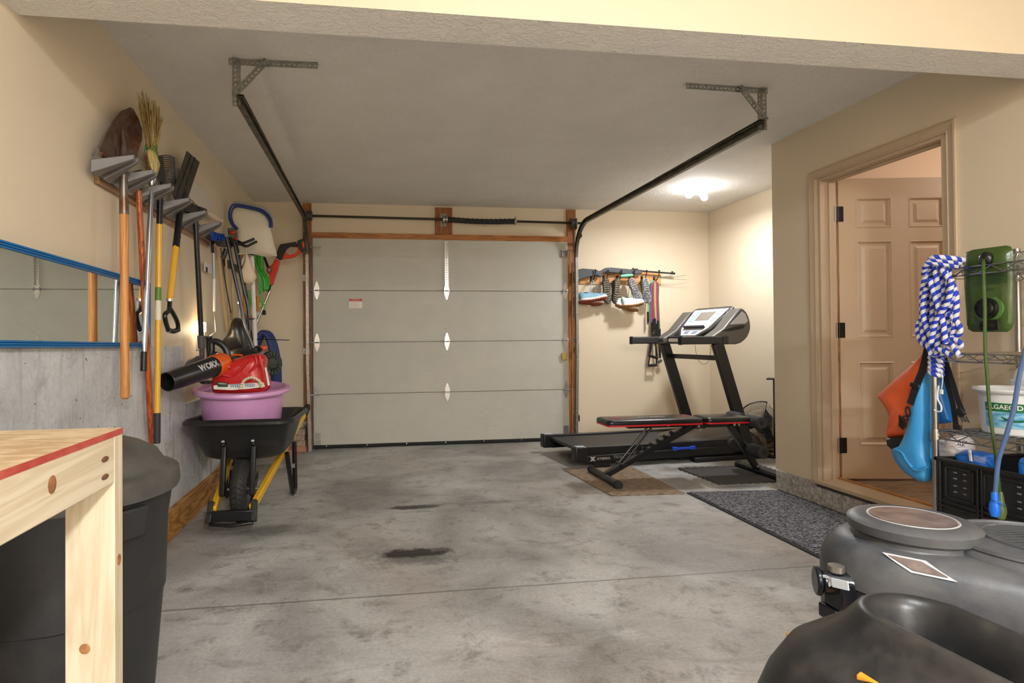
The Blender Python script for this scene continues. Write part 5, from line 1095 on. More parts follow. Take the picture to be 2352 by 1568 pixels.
for k in range(3):
    mb = MB(); rings = []
    for i in range(7):
        f = i/6; r_ = .04+.15*f; w1 = .9-.25*f; q = []
        for s in (-.5, .5):
            a = 2*math.pi*k/3+s*w1; q.append(fc+(a_*math.cos(a)+b_*math.sin(a))*r_+axf*(s*.06))
        rings.append([q[0], q[1], q[1]-axf*.003, q[0]-axf*.003])
    mb.loft(rings); mb.build('blade', mat('fan_blade', (56, 56, 58), .3, .4), t)
mb = MB(); mb.cyl(fc-axf*.05, fc+axf*.05, .04, n=18); mb.cyl(fc-axf*.16, fc-axf*.05, .07, n=20); mb.build('motor', blkm, t)
mb = MB(); e = a_ if abs(a_.z) < .5 else b_
mb.tube([fc+e*rF, fc+e*(rF+.02)+V(0, 0, -.15), V((fc+e*rF).x, (fc+e*rF).y, .012), V((fc-e*rF).x, (fc-e*rF).y, .012), fc-e*(rF+.02)+V(0, 0, -.15), fc-e*rF], .010, n=8); mb.build('stand', blkm, t)
t = thing('side_table', 'dark topped small table mostly hidden behind the wall corner', 'table', (3.72, 4.9, 0))
zt_ = .73; mb = MB(); mb.prism([V(3.60, 4.9, zt_-.014), V(3.695, 4.80, zt_-.014), V(3.79, 4.9, zt_-.014), V(3.695, 5.0, zt_-.014)], (0, 0, .014)); mb.build('table_top', blkm, t, bevel=.002)
for x, y in ((3.675, 4.90),):
    mb = MB(); mb.bx((x-.06, y-.05, 0), (x+.09, y+.05, .012)); mb.bx((x, y-.012, 0), (x+.022, y+.012, zt_-.014)); mb.build('leg', blkm, t)
# ------------------------------------------------------------------ coat hook board, air rifle, shoes, bands on the back wall
t = thing('hook_board', 'wooden board with six black double hooks on the back wall beside the garage door', 'hook board', (2.70, D, 1.70))
b0, b1 = P(1331, 652, y=D-.02), P(1518.5, 623, y=D-.02)
mb = MB(); mb.bx((b0.x, D-.02, 1.706), (b1.x, D-.0005, 1.852)); mb.build('board', mat('orange_pine', (206, 142, 84), .4, kind='wood', col2=(224, 168, 112), scale=2.5, stretch=(.7, 8, 8), lo=.05, hi=.9), t, bevel=.003)
hx = [P(u, 645, y=D-.03).x for u in (1358.6, 1387, 1418, 1447, 1474.6, 1503)]
for x in hx:
    mb = MB(); y0 = D-.02; mb.bx((x-.012, y0-.004, 1.735), (x+.012, y0, 1.80))
    mb.tube(smooth_path([V(x, y0, 1.755), V(x, y0-.05, 1.748), V(x+.004, y0-.085, 1.77), V(x+.01, y0-.095, 1.81), V(x+.012, y0-.10, 1.842)], 4), .0055, n=8); mb.ball((x+.012, y0-.10, 1.846), .010)
    mb.tube(smooth_path([V(x, y0, 1.745), V(x, y0-.03, 1.722), V(x, y0-.042, 1.735)], 4), .005, n=8); mb.ball((x, y0-.042, 1.738), .009); mb.build('hook', mat('bronze_hook', (36, 30, 30), .35, .4), t)
RY = D-.075
t = thing('air_rifle', 'dark grey rifle resting level on the hooks of the wooden board', 'rifle', (2.7, RY, 1.78))
q = PX(Z7((245, 222), (252, 350), (268, 355), (400, 312), (520, 288), (532, 305), (560, 318), (585, 300), (575, 275), (600, 258), (660, 252), (760, 262), (860, 272), (1000, 280), (1085, 272), (1100, 245), (1090, 230), (1040, 228), (900, 208), (700, 190), (630, 193), (590, 215), (560, 238), (535, 232), (500, 216), (330, 203)), y=RY-.02)
mb = MB(); mb.prism(q, (0, .04, 0)); st_ = mb.build('stock', mat('gun_stock_grey', (72, 76, 82), .5, bump=.05, bscale=80), t, bevel=.012, seg=3)
mb = MB(); q = PX(Z7((243, 222), (252, 350), (262, 352), (256, 222)), y=RY-.021); mb.prism(q, (0, .042, 0)); mb.build('butt_pad', rubber, t, bevel=.004)
gm_ = mat('gun_metal', (70, 70, 68), .35, .7)
a, b, c = P(1455, 621, y=RY), P(1475, 622.5, y=RY), P(1549, 628, y=RY)
mb = MB(); mb.cyl(a, b, .013, n=14); mb.cyl(b, c, .009, n=14); mb.cyl(c-(c-b).normalized()*.04, c+(c-b).normalized()*.005, .012, n=14); mb.build('barrel', gm_, t)
mb = MB(); mb.bx(c+V(-.035, -.003, .008), c+V(-.015, .003, .026)); p = P(1457, 618, y=RY); mb.bx(p+V(-.03, -.008, -.006), p+V(.04, .008, .006)); mb.bx(p+V(-.02, -.008, 0), p+V(-.008, .008, .016)); mb.build('sights', gm_, t, bevel=.002)
mb = MB(); mb.tube(smooth_path(PX(Z7((610, 255), (640, 275), (690, 285), (740, 270), (750, 258)), y=RY), 4), .004, n=6); mb.tube(smooth_path(PX(Z7((680, 252), (675, 268), (665, 278)), y=RY), 3), .004, n=6); mb.build('trigger_guard', gm_, t)
t = thing('fish_spear', 'thin multi-prong rod with pale green handle hanging just below the rifle', 'rod', (2.9, RY, 1.75))
RZ = D-.12
mb = MB(); g0, g1 = P(1425, 634, y=RZ), P(1453, 631.5, y=RZ); mb.tube([g0, g0.lerp(g1, .2), g0.lerp(g1, .6), g1], [.012, .018, .018, .012], n=12); mb.build('handle', mat('mint_handle', (120, 196, 160), .45), t)
mb = MB(); mb.cyl(g1, P(1520, 637, y=RZ), .003, n=6)
for e in ((1577, 632), (1560, 637), (1577, 642), (1540, 633)): mb.tube(smooth_path([P(1500, 636, y=RZ), P((1500+e[0])/2, (636+e[1])/2+1.5, y=RZ), P(*e, y=RZ)], 3), .0018, n=5)
mb.build('prongs', steel, t)
# shoes
def shoe(label, sole_m, mid_m, up_m, M, group=None, lace=None, L=.29, lugs=True, inner=None, tread=None):
    root = thing('shoe', label, 'shoe', M.translation, group)
    def wdt(f): return .030+.018*math.sin(min(1, f*1.9)*math.pi/2)*(1 if f > .45 else .92) if f > .02 else .02
    W = [(0, .016), (.03, .028), (.10, .034), (.2, .035), (.35, .031), (.5, .034), (.65, .043), (.78, .047), (.88, .042), (.95, .030), (1, .012)]
    off = lambda f: .006*math.sin(math.pi*f)
    def outline(k=1.0, grow=0): return [V((f-.5)*L*k, (w_+grow)*k+off(f), 0) for f, w_ in W]+[V((f-.5)*L*k, -(w_+grow)*k+off(f), 0) for f, w_ in reversed(W)]
    X = lambda p: M @ p
    spring = lambda p: .020*max(0, p.x/L-.15)**1.2*2.2+.004*max(0, -p.x/L-.3)*3
    def ring(k, z, g=0): return [X(V(p.x, p.y, z+spring(p))) for p in outline(k, g)]
    s_ = MB(); s_.loft([ring(.97, 0), ring(1, .004), ring(1, .010)]); so = s_.build('sole', sole_m, root, angle=50)
    if lugs:
        s_ = MB()
        for i in range(11):
            f = .06+.88*i/10; hw = min([w for ff, w in W if abs(ff-f) < .13] or [.03])*.85
            if .42 < f < .5: continue
            x = (f-.5)*L; c = .010 if f > .5 else -.008; sp_ = spring(V(x, 0, 0))
            pts = [V(x-c*.5, -hw+off(f), -.003+sp_), V(x+c*.5, -hw*.3+off(f), -.003+sp_), V(x+c*.6, hw*.3+off(f), -.003+sp_), V(x-c*.5, hw+off(f), -.003+sp_)]
            s_.tube([X(p) for p in pts], .0055, n=5)
        s_.build('tread_lug', tread or sole_m, so)
    m_ = MB(); m_.loft([ring(1, .010), ring(1.015, .02), ring(1.0, .030)]); m_.build('midsole', mid_m, root, angle=50)
    u_ = MB(); rings = []
    prof = [(.02, .075, .6), (.06, .088, .85), (.14, .082, .95), (.26, .072, .95), (.36, .078, .9), (.46, .074, .92), (.58, .060, .96), (.72, .046, .98), (.86, .036, .98), (.95, .026, .9), (.99, .012, .6)]
    for f, h, kw in prof:
        w_ = [w for ff, w in W if ff <= f][-1]; nx = [(ff, w) for ff, w in W if ff >= f][0]; w_ = (w_+nx[1])/2*kw; x = (f-.5)*L; rg = []; sp_ = spring(V(x, 0, 0))
        for i in range(12):
            a = math.pi*i/11; rg.append(X(V(x, math.cos(a)*w_*(1 if math.sin(a) < .5 else .96)+off(f), .026+sp_+h*math.sin(a)**.7)))
        rings.append(rg)
    u_.loft(rings, closed=False); u_.add(rings[0], [tuple(range(12))]); u_.add(rings[-1], [tuple(range(12))]); up = u_.build('upper', up_m, root, angle=70)
    i_ = MB(); i_.pillow([X(V((.24-.5)*L+.045*math.cos(a), .021*math.sin(a)+off(.2), .098-.012*math.cos(a)*.3)) for a in [2*math.pi*k/14 for k in range(14)]], (M.to_3x3() @ V(0, 0, .005))); i_.build('opening', inner or mat('shoe_inside', (50, 48, 46), .9), up)
    if lace:
        l_ = MB()
        for k in range(4):
            f = .44+.06*k; z = .026+.077-.018*k; l_.tube([X(V((f-.5)*L, -.018, z-.004)), X(V((f-.5)*L, 0, z+.002)), X(V((f-.5)*L, .018, z-.004))], .0025, n=5)
        l_.build('laces', lace, up)
    return root
def frame(loc, xa, za):
    xa = Vector(xa).normalized(); za = Vector(za); za = (za-xa*za.dot(xa)).normalized(); ya = za.cross(xa)
    m = Matrix((xa, ya, za)).transposed().to_4x4(); m.translation = Vector(loc); return m
SYY = D-.15
sd_ = mat('boot_sole_dark', (66, 64, 66), .7); st2 = mat('tread_tan', (150, 136, 100), .7); bu = mat('boot_upper', (96, 88, 76), .8)
g = 'boots hanging soles outward from the hook board'
shoe('left dark hiking shoe hung with its tan and grey treaded sole facing out', sd_, mat('boot_mid', (60, 58, 54), .7), bu, frame(P(1395, 668, y=SYY), (.10, 0, -1), (.15, 1, 0)), g, tread=st2, L=.268)
shoe('right dark hiking shoe hung with its tan and grey treaded sole facing out', sd_, mat('boot_mid', (60, 58, 54), .7), bu, frame(P(1418.5, 669, y=SYY), (-.05, 0, -1), (-.1, 1, 0)), g, tread=st2, L=.268)
sg = mat('sole_speckle', (176, 172, 160), .6, kind='noise', col2=(108, 108, 112), scale=45, lo=.46, hi=.52); sg2 = mat('tread_grey', (112, 114, 120), .6)
g = 'pale speckled soles hanging at the right end of the hook board'
shoe('tilted shoe with pale speckled grey sole facing out, left one of its pair', sg, mat('mid_pale', (190, 184, 170), .6), bu, frame(P(1461, 666, y=SYY-.03), (.42, 0, -1), (.1, 1, .05)), g, tread=sg2, L=.28)
shoe('shoe with pale speckled grey sole facing out, next to the exercise bands', sg, mat('mid_pale', (190, 184, 170), .6), bu, frame(P(1486.5, 667, y=SYY), (.10, 0, -1), (0, 1, 0)), g, tread=sg2, L=.272)
lb = mat('shoe_blue', (116, 164, 194), .7, kind='noise', col2=(150, 190, 210), scale=18); ms = mat('midsole_white', (226, 220, 208), .6); rs = mat('sole_brick_red', (150, 70, 50), .6)
g = 'blue running shoes hanging by their laces'
shoe('upper light blue running shoe with red sole hanging sideways under the rifle butt', rs, ms, lb, frame(P(1365, 690, y=SYY-.03), (1, 0, .12), (.0, .35, 1)), g, lace=ms, L=.30)
shoe('lower light blue running shoe with red sole tucked behind the upper one', rs, ms, lb, frame(P(1357, 698, y=SYY+.03), (1, 0, -.10), (.0, .3, 1)), g, lace=ms, L=.29)
wu = mat('shoe_pale_blue', (196, 214, 212), .7); ts = mat('sole_tan', (168, 118, 66), .6)
g = 'pale tennis shoes hanging below the hiking shoes'
shoe('upper pale grey sneaker with tan sole hanging below the speckled soles', ts, ms, wu, frame(P(1456, 702, y=SYY-.05), (1, 0, .10), (0, .3, 1)), g, lace=mat('lace_green', (110, 150, 130), .6), L=.24)
shoe('lower pale grey sneaker with tan sole hanging lowest on the hook board', ts, ms, wu, frame(P(1440, 709, y=SYY+.0), (1, 0, -.28), (0, .3, 1)), g, lace=mat('lace_green', (110, 150, 130), .6), L=.27)
for k, (u, a, b, c_) in enumerate(((1360, 640, (1352, 672), (1368, 670)), (1446, 640, (1440, 690), (1450, 686)))):
    mb = MB()
    for e in (b, c_): mb.tube(smooth_path([P(u, a, y=D-.07), P((u+e[0])/2+2, (a+e[1])/2, y=SYY+.02), P(*e, y=SYY)], 3), .0025, n=5); mb.tube([P(u, a, y=D-.07), P(e[0]+4, e[1]-6, y=SYY-.02)], .0025, n=5)
    tag(mb.build('shoelaces', lb if k == 0 else mat('lace_green', (110, 150, 130), .6), None), ('knotted blue laces holding the blue running shoes to the first hook', 'greenish laces holding the pale sneakers to the fourth hook')[k], 'laces')
# exercise bands
BX = D-.07
for i, (nm, col, u0, u1, v1) in enumerate((('purple', (96, 92, 170), 1496, 1497, 742), ('red', (196, 50, 60), 1499, 1501, 735), ('olive', (100, 104, 84), 1501, 1504, 733), ('yellow', (224, 184, 70), 1504, 1506, 745), ('lilac', (150, 140, 206), 1507, 1509, 745), ('crimson', (186, 40, 70), 1509, 1511, 738), ('dark green', (96, 110, 78), 1512, 1515, 757), ('mint', (110, 190, 140), 1490, 1488, 718))):
    t = thing('exercise_band', '%s rubber exercise band with black clip hanging from the last hook' % nm, 'exercise band', P(u1, v1, y=BX), 'exercise bands on the last hook')
    mb = MB(); yy = BX-.006*(i % 3); mb.tube(smooth_path([P(1503, 644, y=BX), P(u0, 654, y=yy), P(u0, 690, y=yy), P(u1, v1, y=yy)], 5), .0075, n=8); mb.build('rubber_tube', mat('band_'+nm.replace(' ', '_'), col, .45), t)
    mb = MB(); mb.cyl(P(u1, v1-2, y=yy), P(u1+.5, v1+22, y=yy), .012, .013, n=10); mb.cyl(P(u1, v1+20, y=yy), P(u1, v1+27, y=yy), .008, n=8); mb.build('clip', blk, t)
for i, (top, l, r, lab) in enumerate((((1500, 772), (1490, 816), (1510, 822), 'upper black foam band handle hanging under the treadmill grip'), ((1503, 790), (1489, 839), (1508, 838), 'lowest black foam band handle of the cluster beside the treadmill'))):
    t = thing('band_handle', lab, 'handle', P(*l, y=BX-.02), None)
    mb = MB(); mb.tube(PX([l, r], y=BX-.02), .016, n=12); mb.build('foam_grip', blk, t)
    mb = MB(); mb.tube(PX([(top[0]-2, 765), l], y=BX-.01), .009, n=6, flat=.4); mb.tube(PX([(top[0]+2, 765), r], y=BX-.01), .009, n=6, flat=.4); mb.build('webbing_strap', blk, t)
t = thing('ankle_strap', 'black webbing strap with square ring hanging right of the band handles', 'strap', P(1516, 830, y=BX))
mb = MB(); mb.tube(PX([(1513, 765), (1515, 800), (1516, 822)], y=BX), .014, n=6, flat=.35); mb.build('webbing', blk, t)
mb = MB(); q = P(1515.5, 829, y=BX); mb.bar(q+V(-.02, 0, -.015), q+V(.022, 0, .012), .025, .03); mb.build('door_anchor', mat('grey_foam_anchor', (86, 88, 90), .5), t, bevel=.005)
# ------------------------------------------------------------------ wire shelving at the right edge
XF, XB, SY0, SY1 = 2.40, 2.865, .95, 2.19
t = thing('wire_shelving', 'chrome wire shelving unit against the right wall beside the house door', 'shelf', ((XF+XB)/2, 1.6, 0))
chrome = mat('chrome_wire', (176, 174, 172), .22, 1.0)
for x, y in ((XF, SY1), (XB, SY1+.03), (XF, SY0), (XB, SY0)):
    top_ = 1.425 if (x, y) == (XF, SY1) else 1.50; mb = MB(); mb.cyl((x, y, .02), (x, y, top_), .0127, n=16)
    for i in range(54): mb.cyl((x, y, .05+.0254*i), (x, y, .052+.0254*i), .0132, n=12, caps=False)
    mb.lathe([(0, 0), (.02, 0), (.02, .012), (.013, .03)], (x, y, 0), n=14); mb.build('post', chrome, t)
for z in (1.392, 1.038, .708, .285):
    mb = MB()
    for x in (XF+.0, XB):
        for dz in (0, -.032): mb.cyl((x, SY0, z+dz), (x, SY1, z+dz), .0035, n=8)
        n_ = 26; pts = [V(x, SY0+(SY1-SY0)*i/n_, z-.002 if i % 2 else z-.030) for i in range(n_+1)]; mb.tube(pts, .0025, n=6)
    for y in (SY0, SY1):
        for dz in (0, -.032): mb.cyl((XF, y, z+dz), (XB, y, z+dz), .0035, n=8)
        pts = [V(XF+(XB-XF)*i/10, y, z-.002 if i % 2 else z-.030) for i in range(11)]; mb.tube(pts, .0025, n=6)
    for i in range(46): y = SY0+.02+(SY1-SY0-.04)*i/45; mb.cyl((XF, y, z+.002), (XB, y, z+.002), .0018, n=5)
    for x in (XF+.15, XF+.31): mb.cyl((x, SY0, z-.004), (x, SY1, z-.004), .003, n=6)
    sh_ = mb.build('wire_shelf', chrome, t)
    for x, y in ((XF, SY1), (XB, SY1+.03)):
        mb = MB(); mb.cyl((x, y, z-.038), (x, y, z+.006), .018, .0155, n=16); mb.build('collar', chrome, sh_)
# blue and white rope hank
t = thing('braided_rope', 'thick blue and white braided rope hung in a hank on the shelf post', 'rope', P(2150, 872, x=2.37))
rm = mat('blue_white_rope', (34, 62, 190), .7, kind='uvrope', col2=(224, 222, 226), scale=30, lo=.47, hi=.53, bump=.4, bscale=250)
rnd = random.Random(21); rr_ = .0098
def rope(pts, x0=2.37, dxs=None):
    q = []
    for i, (u, v) in enumerate(pts): q.append(P(u, v, x=x0+(dxs[i] if dxs else 0)))
    mb = MB(); mb.tube(smooth_path(q, 6), rr_, n=9); return mb.build('rope_strand', rm, t)
tops = [(2150, 600), (2158, 594), (2166, 590), (2174, 588), (2182, 590)]
for i in range(11):
    f = i/10; a = tops[i % 5]; xs = 2118+74*f
    off = -.028+.05*((i*7) % 5)/4
    rope([(a[0]+rnd.uniform(-3, 3), a[1]+rnd.uniform(0, 5)), (a[0]*.5+xs*.5-4, 625), (xs+rnd.uniform(-3, 3), 665), (xs+rnd.uniform(-6, 6)+2*math.sin(i), 720), (xs+5-9*f+rnd.uniform(-5, 5), 770), (2132+40*f+rnd.uniform(-4, 4), 800+8*math.sin(math.pi*f)), (2140+24*f, 818)], 2.37+off)
for pts, o in (([(2128, 728), (2112, 738), (2108, 760), (2116, 785), (2135, 800), (2150, 806)], -.02), ([(2186, 655), (2194, 672), (2190, 690), (2182, 705)], -.03), ([(2180, 720), (2200, 742), (2206, 760), (2198, 772), (2184, 774)], -.03), ([(2186, 778), (2203, 785), (2206, 795), (2190, 797), (2176, 800)], -.035),
               ([(2184, 786), (2192, 800), (2204, 818)], -.04), ([(2150, 800), (2166, 806), (2184, 815)], -.04), ([(2128, 660), (2120, 700), (2124, 740), (2140, 780)], -.035), ([(2135, 640), (2150, 690), (2166, 740), (2172, 790)], -.045), ([(2186, 640), (2178, 690), (2150, 740), (2138, 790)], -.05)):
    rope(pts, 2.37+o)
for k in range(3):
    mb = MB(); c = P(2172-6*k, 596+7*k, x=2.36); mb.tube(smooth_path([c+V(-.03, .045, -.012-.01*k), c+V(-.06, .0, .008), c+V(-.03, -.045, .0), c+V(.02, -.055, -.01), c+V(.03, 0, -.008), c+V(.01, .045, -.01)], 6, closed=True), rr_, n=9, closed=True); mb.build('rope_strand', rm, t)
for k in range(4):
    c = P(2150, 824+11*k, x=2.385); mb = MB(); mb.tube([c+V(.020*math.cos(a), .020*math.sin(a), .008*math.sin(a)) for a in [2*math.pi*i/14 for i in range(14)]], rr_, n=9, closed=True); mb.build('rope_strand', rm, t)
# hydration bladder
t = thing('hydration_bladder', 'olive green water bladder with black screw cap hung on the wire shelf', 'water bladder', P(2275, 763, x=2.43))
gx = 2.44; o = ZC((1075, 130), (1140, 105), (1480, 60), (1530, 70), (1555, 110), (1560, 400), (1555, 600), (1565, 860), (1540, 920), (1500, 950), (1140, 950), (1090, 920), (1085, 850), (1060, 500), (1050, 200))
gb = mat('bladder_green', (60, 80, 36), .25, kind='noise', col2=(70, 94, 42), scale=6, bump=.15, bscale=18)
mb = MB(); mb.pillow(PX(o, x=gx), (.03, 0, 0), steps=((1, 0), (.96, .1), (.90, .5), (.7, .85), (.4, .98), (.15, 1))); mb.build('bladder_skin', gb, t)
pt = mat('bladder_print', (34, 62, 46), .5)
mb = MB()
fx = gx-.036
for r_ in range(5): mb.bar(P(*ZC((1300+10*r_, 335+12*r_))[0], x=fx), P(*ZC((1490, 320+12*r_))[0], x=fx), .001, .0016)
for r_ in range(6): mb.bar(P(*ZC((1180+(30*r_ % 70), 388+12*r_))[0], x=fx), P(*ZC((1492, 378+12*r_))[0], x=fx), .001, .0016)
mb.text('HEIBH', P(*ZC((1290, 515))[0], x=fx), (0, -1, 0), (0, 0, 1), .016, m=0, depth=.0)
for cy_ in (395, 460): c = P(*ZC((1140, cy_))[0], x=fx+.008); mb.tube([c+V(0, .0095*math.cos(a), .0095*math.sin(a)) for a in [2*math.pi*i/16 for i in range(16)]], .0009, n=4, closed=True)
mb.build('printed_text', pt, t, smooth=False)
c = P(*ZC((1290, 710))[0], x=gx-.03); mb = MB(); mb.lathe([(0, .022), (.012, .024), (.03, .020), (.033, .012), (.040, .012), (.043, .0), (.043, -.015)], c, (-1, 0, 0), n=36); mb.bar(c+V(-.026, 0, -.026), c+V(-.026, 0, .026), .006, .010, up=(-1, 0, 0))
mb.pillow(PX(ZC((1210, 830), (1400, 820), (1410, 920), (1380, 935), (1215, 935), (1200, 900)), x=gx-.045), (.005, 0, 0)); cap_ = mb.build('screw_cap', mat('cap_black', (18, 20, 18), .25), t)
mb = MB(); mb.lathe([(.043, 0), (.054, -.002), (.054, -.012), (.043, -.012)], c, (-1, 0, 0), n=36); mb.build('cap_ring', mat('ring_olive', (86, 122, 60), .3), t)
c = P(*ZC((1275, 200))[0], x=gx-.03); mb = MB(); mb.ball(c, .018, .026, .03); mb.build('tube_port', mat('cap_black', (18, 20, 18), .25), t)
tx_ = 2.385; mb = MB(); mb.tube(smooth_path([c+V(-.01, 0, 0)]+PX([(2259, 620), (2262, 700), (2263, 800), (2268, 870), (2274, 950), (2284, 1020), (2292, 1090), (2297, 1140)], x=2.35), 5), .0058, n=10); mb.build('drinking_tube', mat('tube_olive', (58, 84, 30), .2), t)
mb = MB(); e = P(2297, 1140, x=2.35); mb.lathe([(.006, .02), (.010, 0), (.011, -.015), (.017, -.04), (.018, -.06), (.013, -.082), (0, -.088)], e+V(0, -.002, 0), (0, .0, 1), n=18); mb.build('bite_valve', mat('valve_olive', (84, 98, 52), .3), t)
t = thing('drinking_tube', 'clear blue drinking tube with bright blue bite valve dangling before the black crate', 'tube', P(2283, 1188, x=2.33))
mb = MB(); mb.tube(smooth_path([V(2.42, 1.66, 1.398), V(2.36, 1.70, 1.39)]+PX([(2400, 640), (2368, 760), (2344, 850), (2328, 940), (2308, 1010), (2293, 1060), (2286, 1135)], x=2.335), 5), .0075, n=10); mb.build('hose', mat('tube_clear_blue', (86, 110, 150), .15), t)
mb = MB(); e = P(2285, 1135, x=2.335); mb.lathe([(.009, .01), (.012, 0), (.012, -.02), (.018, -.04), (.019, -.06), (.014, -.082), (0, -.088)], e, (0, .0, 1), n=18); mb.tube([e+V(-.019*math.cos(a), -.012+.019*math.sin(a), -.03+.012*math.cos(a)) for a in [2*math.pi*i/16 for i in range(16)]], .0016, n=5, closed=True); mb.build('bite_valve', mat('valve_blue', (30, 110, 220), .3), t)
# dry bags
org = mat('orange_drybag', (222, 92, 46), .4, kind='noise', col2=(232, 106, 56), scale=5, bump=.12, bscale=16)
t = thing('dry_bag', 'orange roll-top dry bag with black base hanging from the shelf post', 'dry bag', P(2075, 1030, x=2.46))
ox = 2.455
mb = MB(); mb.pillow(PX([(2018, 908), (2060, 868), (2110, 826), (2128, 806), (2140, 812), (2136, 880), (2118, 950), (2098, 1003), (2080, 1001), (2042, 1006), (2046, 975), (2052, 965), (2040, 940)], x=ox), (.045, 0, 0), steps=((1, 0), (.97, .25), (.88, .55), (.65, .85), (.3, 1))); mb.build('bag_body', org, t)
mb = MB(); mb.pillow(PX([(2041, 1005), (2077, 999), (2092, 1004), (2080, 1028), (2056, 1034), (2044, 1024)], x=ox), (.035, 0, 0)); mb.build('bag_base', blk, t)
def strap(pts, x, w_=.017, name='strap', par=None, m=None):
    mb = MB(); mb.tube(smooth_path(PX(pts, x=x), 4), w_, n=6, flat=.18, up=(1, 0, 0)) ; return mb.build(name, m or mat('webbing_black', (24, 24, 26), .7, bump=.2, bscale=400), par)
def strap2(pts, x, w_, par, name='strap'):
    q = smooth_path(PX(pts, x=x), 4); rg = []
    for i, p in enumerate(q):
        tn = (q[min(i+1, len(q)-1)]-q[max(i-1, 0)]).normalized(); sdv = tn.cross(V(1, 0, 0)).normalized()*w_
        rg.append([p-sdv, p+sdv, p+sdv+V(.003, 0, 0), p-sdv+V(.003, 0, 0)])
    mb = MB(); mb.loft(rg); return mb.build(name, mat('webbing_black', (24, 24, 26), .7, bump=.2, bscale=400), par)
strap2([(2130, 800), (2118, 850), (2104, 885), (2090, 928)], 2.385, .016, t)
mb = MB(); q = P(2101, 883, x=2.38); mb.bar(q+V(0, .022, .0), q+V(0, -.022, -.008), .008, .022); mb.build('strap_slider', blk, t, bevel=.004)
mb = MB(); c = P(2085, 945, x=2.38); mb.tube([c+V(0, .011*math.cos(a), .020*math.sin(a)+.004*math.cos(a)) for a in [2*math.pi*i/14 for i in range(14)]], .0035, n=6, closed=True); c = P(2080, 960, x=2.38); mb.tube([c+V(0, .012*math.cos(a), .010*math.sin(a)) for a in [2*math.pi*i/14 for i in range(14)]], .0035, n=6, closed=True); mb.build('snap_hook', blk, t)
mb = MB(); mb.pillow(PX([(2065, 952), (2078, 962), (2080, 980), (2074, 988), (2064, 978)], x=2.41), (.004, 0, 0)); mb.build('reinforcing_tab', blk, t)
bl_ = mat('blue_drybag', (58, 150, 214), .35, kind='noise', col2=(66, 160, 224), scale=5, bump=.12, bscale=14)
t = thing('dry_bag', 'sky blue dry bag bulging at the bottom, hanging from the shelf post', 'dry bag', P(2095, 1104, x=2.42))
mb = MB(); o = ZD((590, 0), (655, 0), (655, 300), (648, 560), (640, 700), (655, 860), (680, 930), (660, 1060), (640, 1085), (560, 1082), (440, 1010), (385, 950), (340, 890), (305, 800), (320, 766), (385, 740), (430, 650), (480, 520), (510, 400), (545, 200))
mb.pillow(PX(o, x=2.425), (.042, 0, 0), steps=((1, 0), (.97, .3), (.88, .6), (.65, .88), (.3, 1)), cen=P(2108, 1020, x=2.425)); mb.build('bag_body', bl_, t)
mb = MB(); mb.tube(smooth_path(PX(ZD((330, 775), (390, 800), (430, 870), (490, 950)), x=2.385), 4), [.003]+[.006]*11+[.002], n=6); mb.tube(smooth_path(PX(ZD((490, 960), (560, 975), (640, 935)), x=2.385), 4), [.003]+[.006]*7+[.002], n=6); mb.build('fold', bl_, t)
t = thing('dry_bag', 'deep blue dry bag behind the chrome post with its roll strap hanging right', 'dry bag', P(2170, 970, x=2.5))
mb = MB(); mb.pillow(PX(ZD((655, 0), (750, 0), (800, 200), (885, 500), (840, 515), (740, 522), (652, 535)), x=2.50), (.03, 0, 0)); mb.build('bag_body', mat('blue_drybag_deep', (20, 104, 178), .4, bump=.12, bscale=14), t)
strap2([(2160, 820), (2175, 880), (2188, 930), (2196, 985)], 2.44, .011, t); strap2([(2168, 822), (2185, 870), (2200, 920), (2210, 945)], 2.43, .011, t)
mb = MB(); q = P(2205, 945, x=2.42); mb.bar(P(2200, 937, x=2.42), P(2212, 955, x=2.42), .012, .030); 
for d_ in (-.012, 0, .012): mb.bar(P(2212, 955, x=2.42)+V(0, d_, 0), P(2219, 969, x=2.42)+V(0, d_, 0), .006, .006)
mb.bar(P(2190, 980, x=2.43), P(2208, 982, x=2.43), .01, .022); mb.build('side_buckle', blk, t, bevel=.003)
# cable
t = thing('earphone_cable', 'white earphone cable looped over the chrome shelf post', 'cable', P(2155, 945, x=2.375))
mb = MB(); wc = mat('cable_white', (230, 228, 228), .4); mb.tube(smooth_path(PX(ZD((760, -10), (785, 60), (780, 140), (772, 190)), x=2.375), 5), .0016, n=6); mb.tube(smooth_path(PX(ZD((745, 150), (735, 270), (770, 350), (765, 400), (715, 395), (705, 380)), x=2.375), 5), .0032, n=6); mb.build('wire', wc, t)
mb = MB(); q = P(*ZD((773, 210))[0], x=2.375); mb.bx(q+V(-.003, -.0065, -.01), q+V(.003, .0065, .01)); mb.build('plug', wc, t, bevel=.0015)
# algaecide tub and bottle on the third shelf
wpl = mat('white_tub', (222, 222, 222), .35)
tc_ = V(2.625, 2.03, .712); camd = V(-tc_.x, -tc_.y, 0).normalized()
t = thing('chemical_tub', 'white plastic tub with green and blue pool algaecide label on the wire shelf', 'tub', tc_)
mb = MB(); mb.lathe([(0, 0), (.115, 0), (.12, .006), (.13, .165), (.145, .17), (.150, .178), (.146, .186), (.13, .186), (.118, .17), (.0, .165)], tc_, n=48); mb.build('tub_body', wpl, t)
def band(c, r0, r1, z0, z1, a0, a1, m, name, par, n=24):
    rg = [[c+V(math.cos(a0+(a1-a0)*i/n)*r, math.sin(a0+(a1-a0)*i/n)*r, z) for i in range(n+1)] for r, z in ((r0, z0), (r1, z1))]
    mb = MB(); mb.loft(rg, closed=False); return mb.build(name, m, par)
ca = math.atan2(camd.y, camd.x); A0_, A1_ = ca-.95, ca+1.2
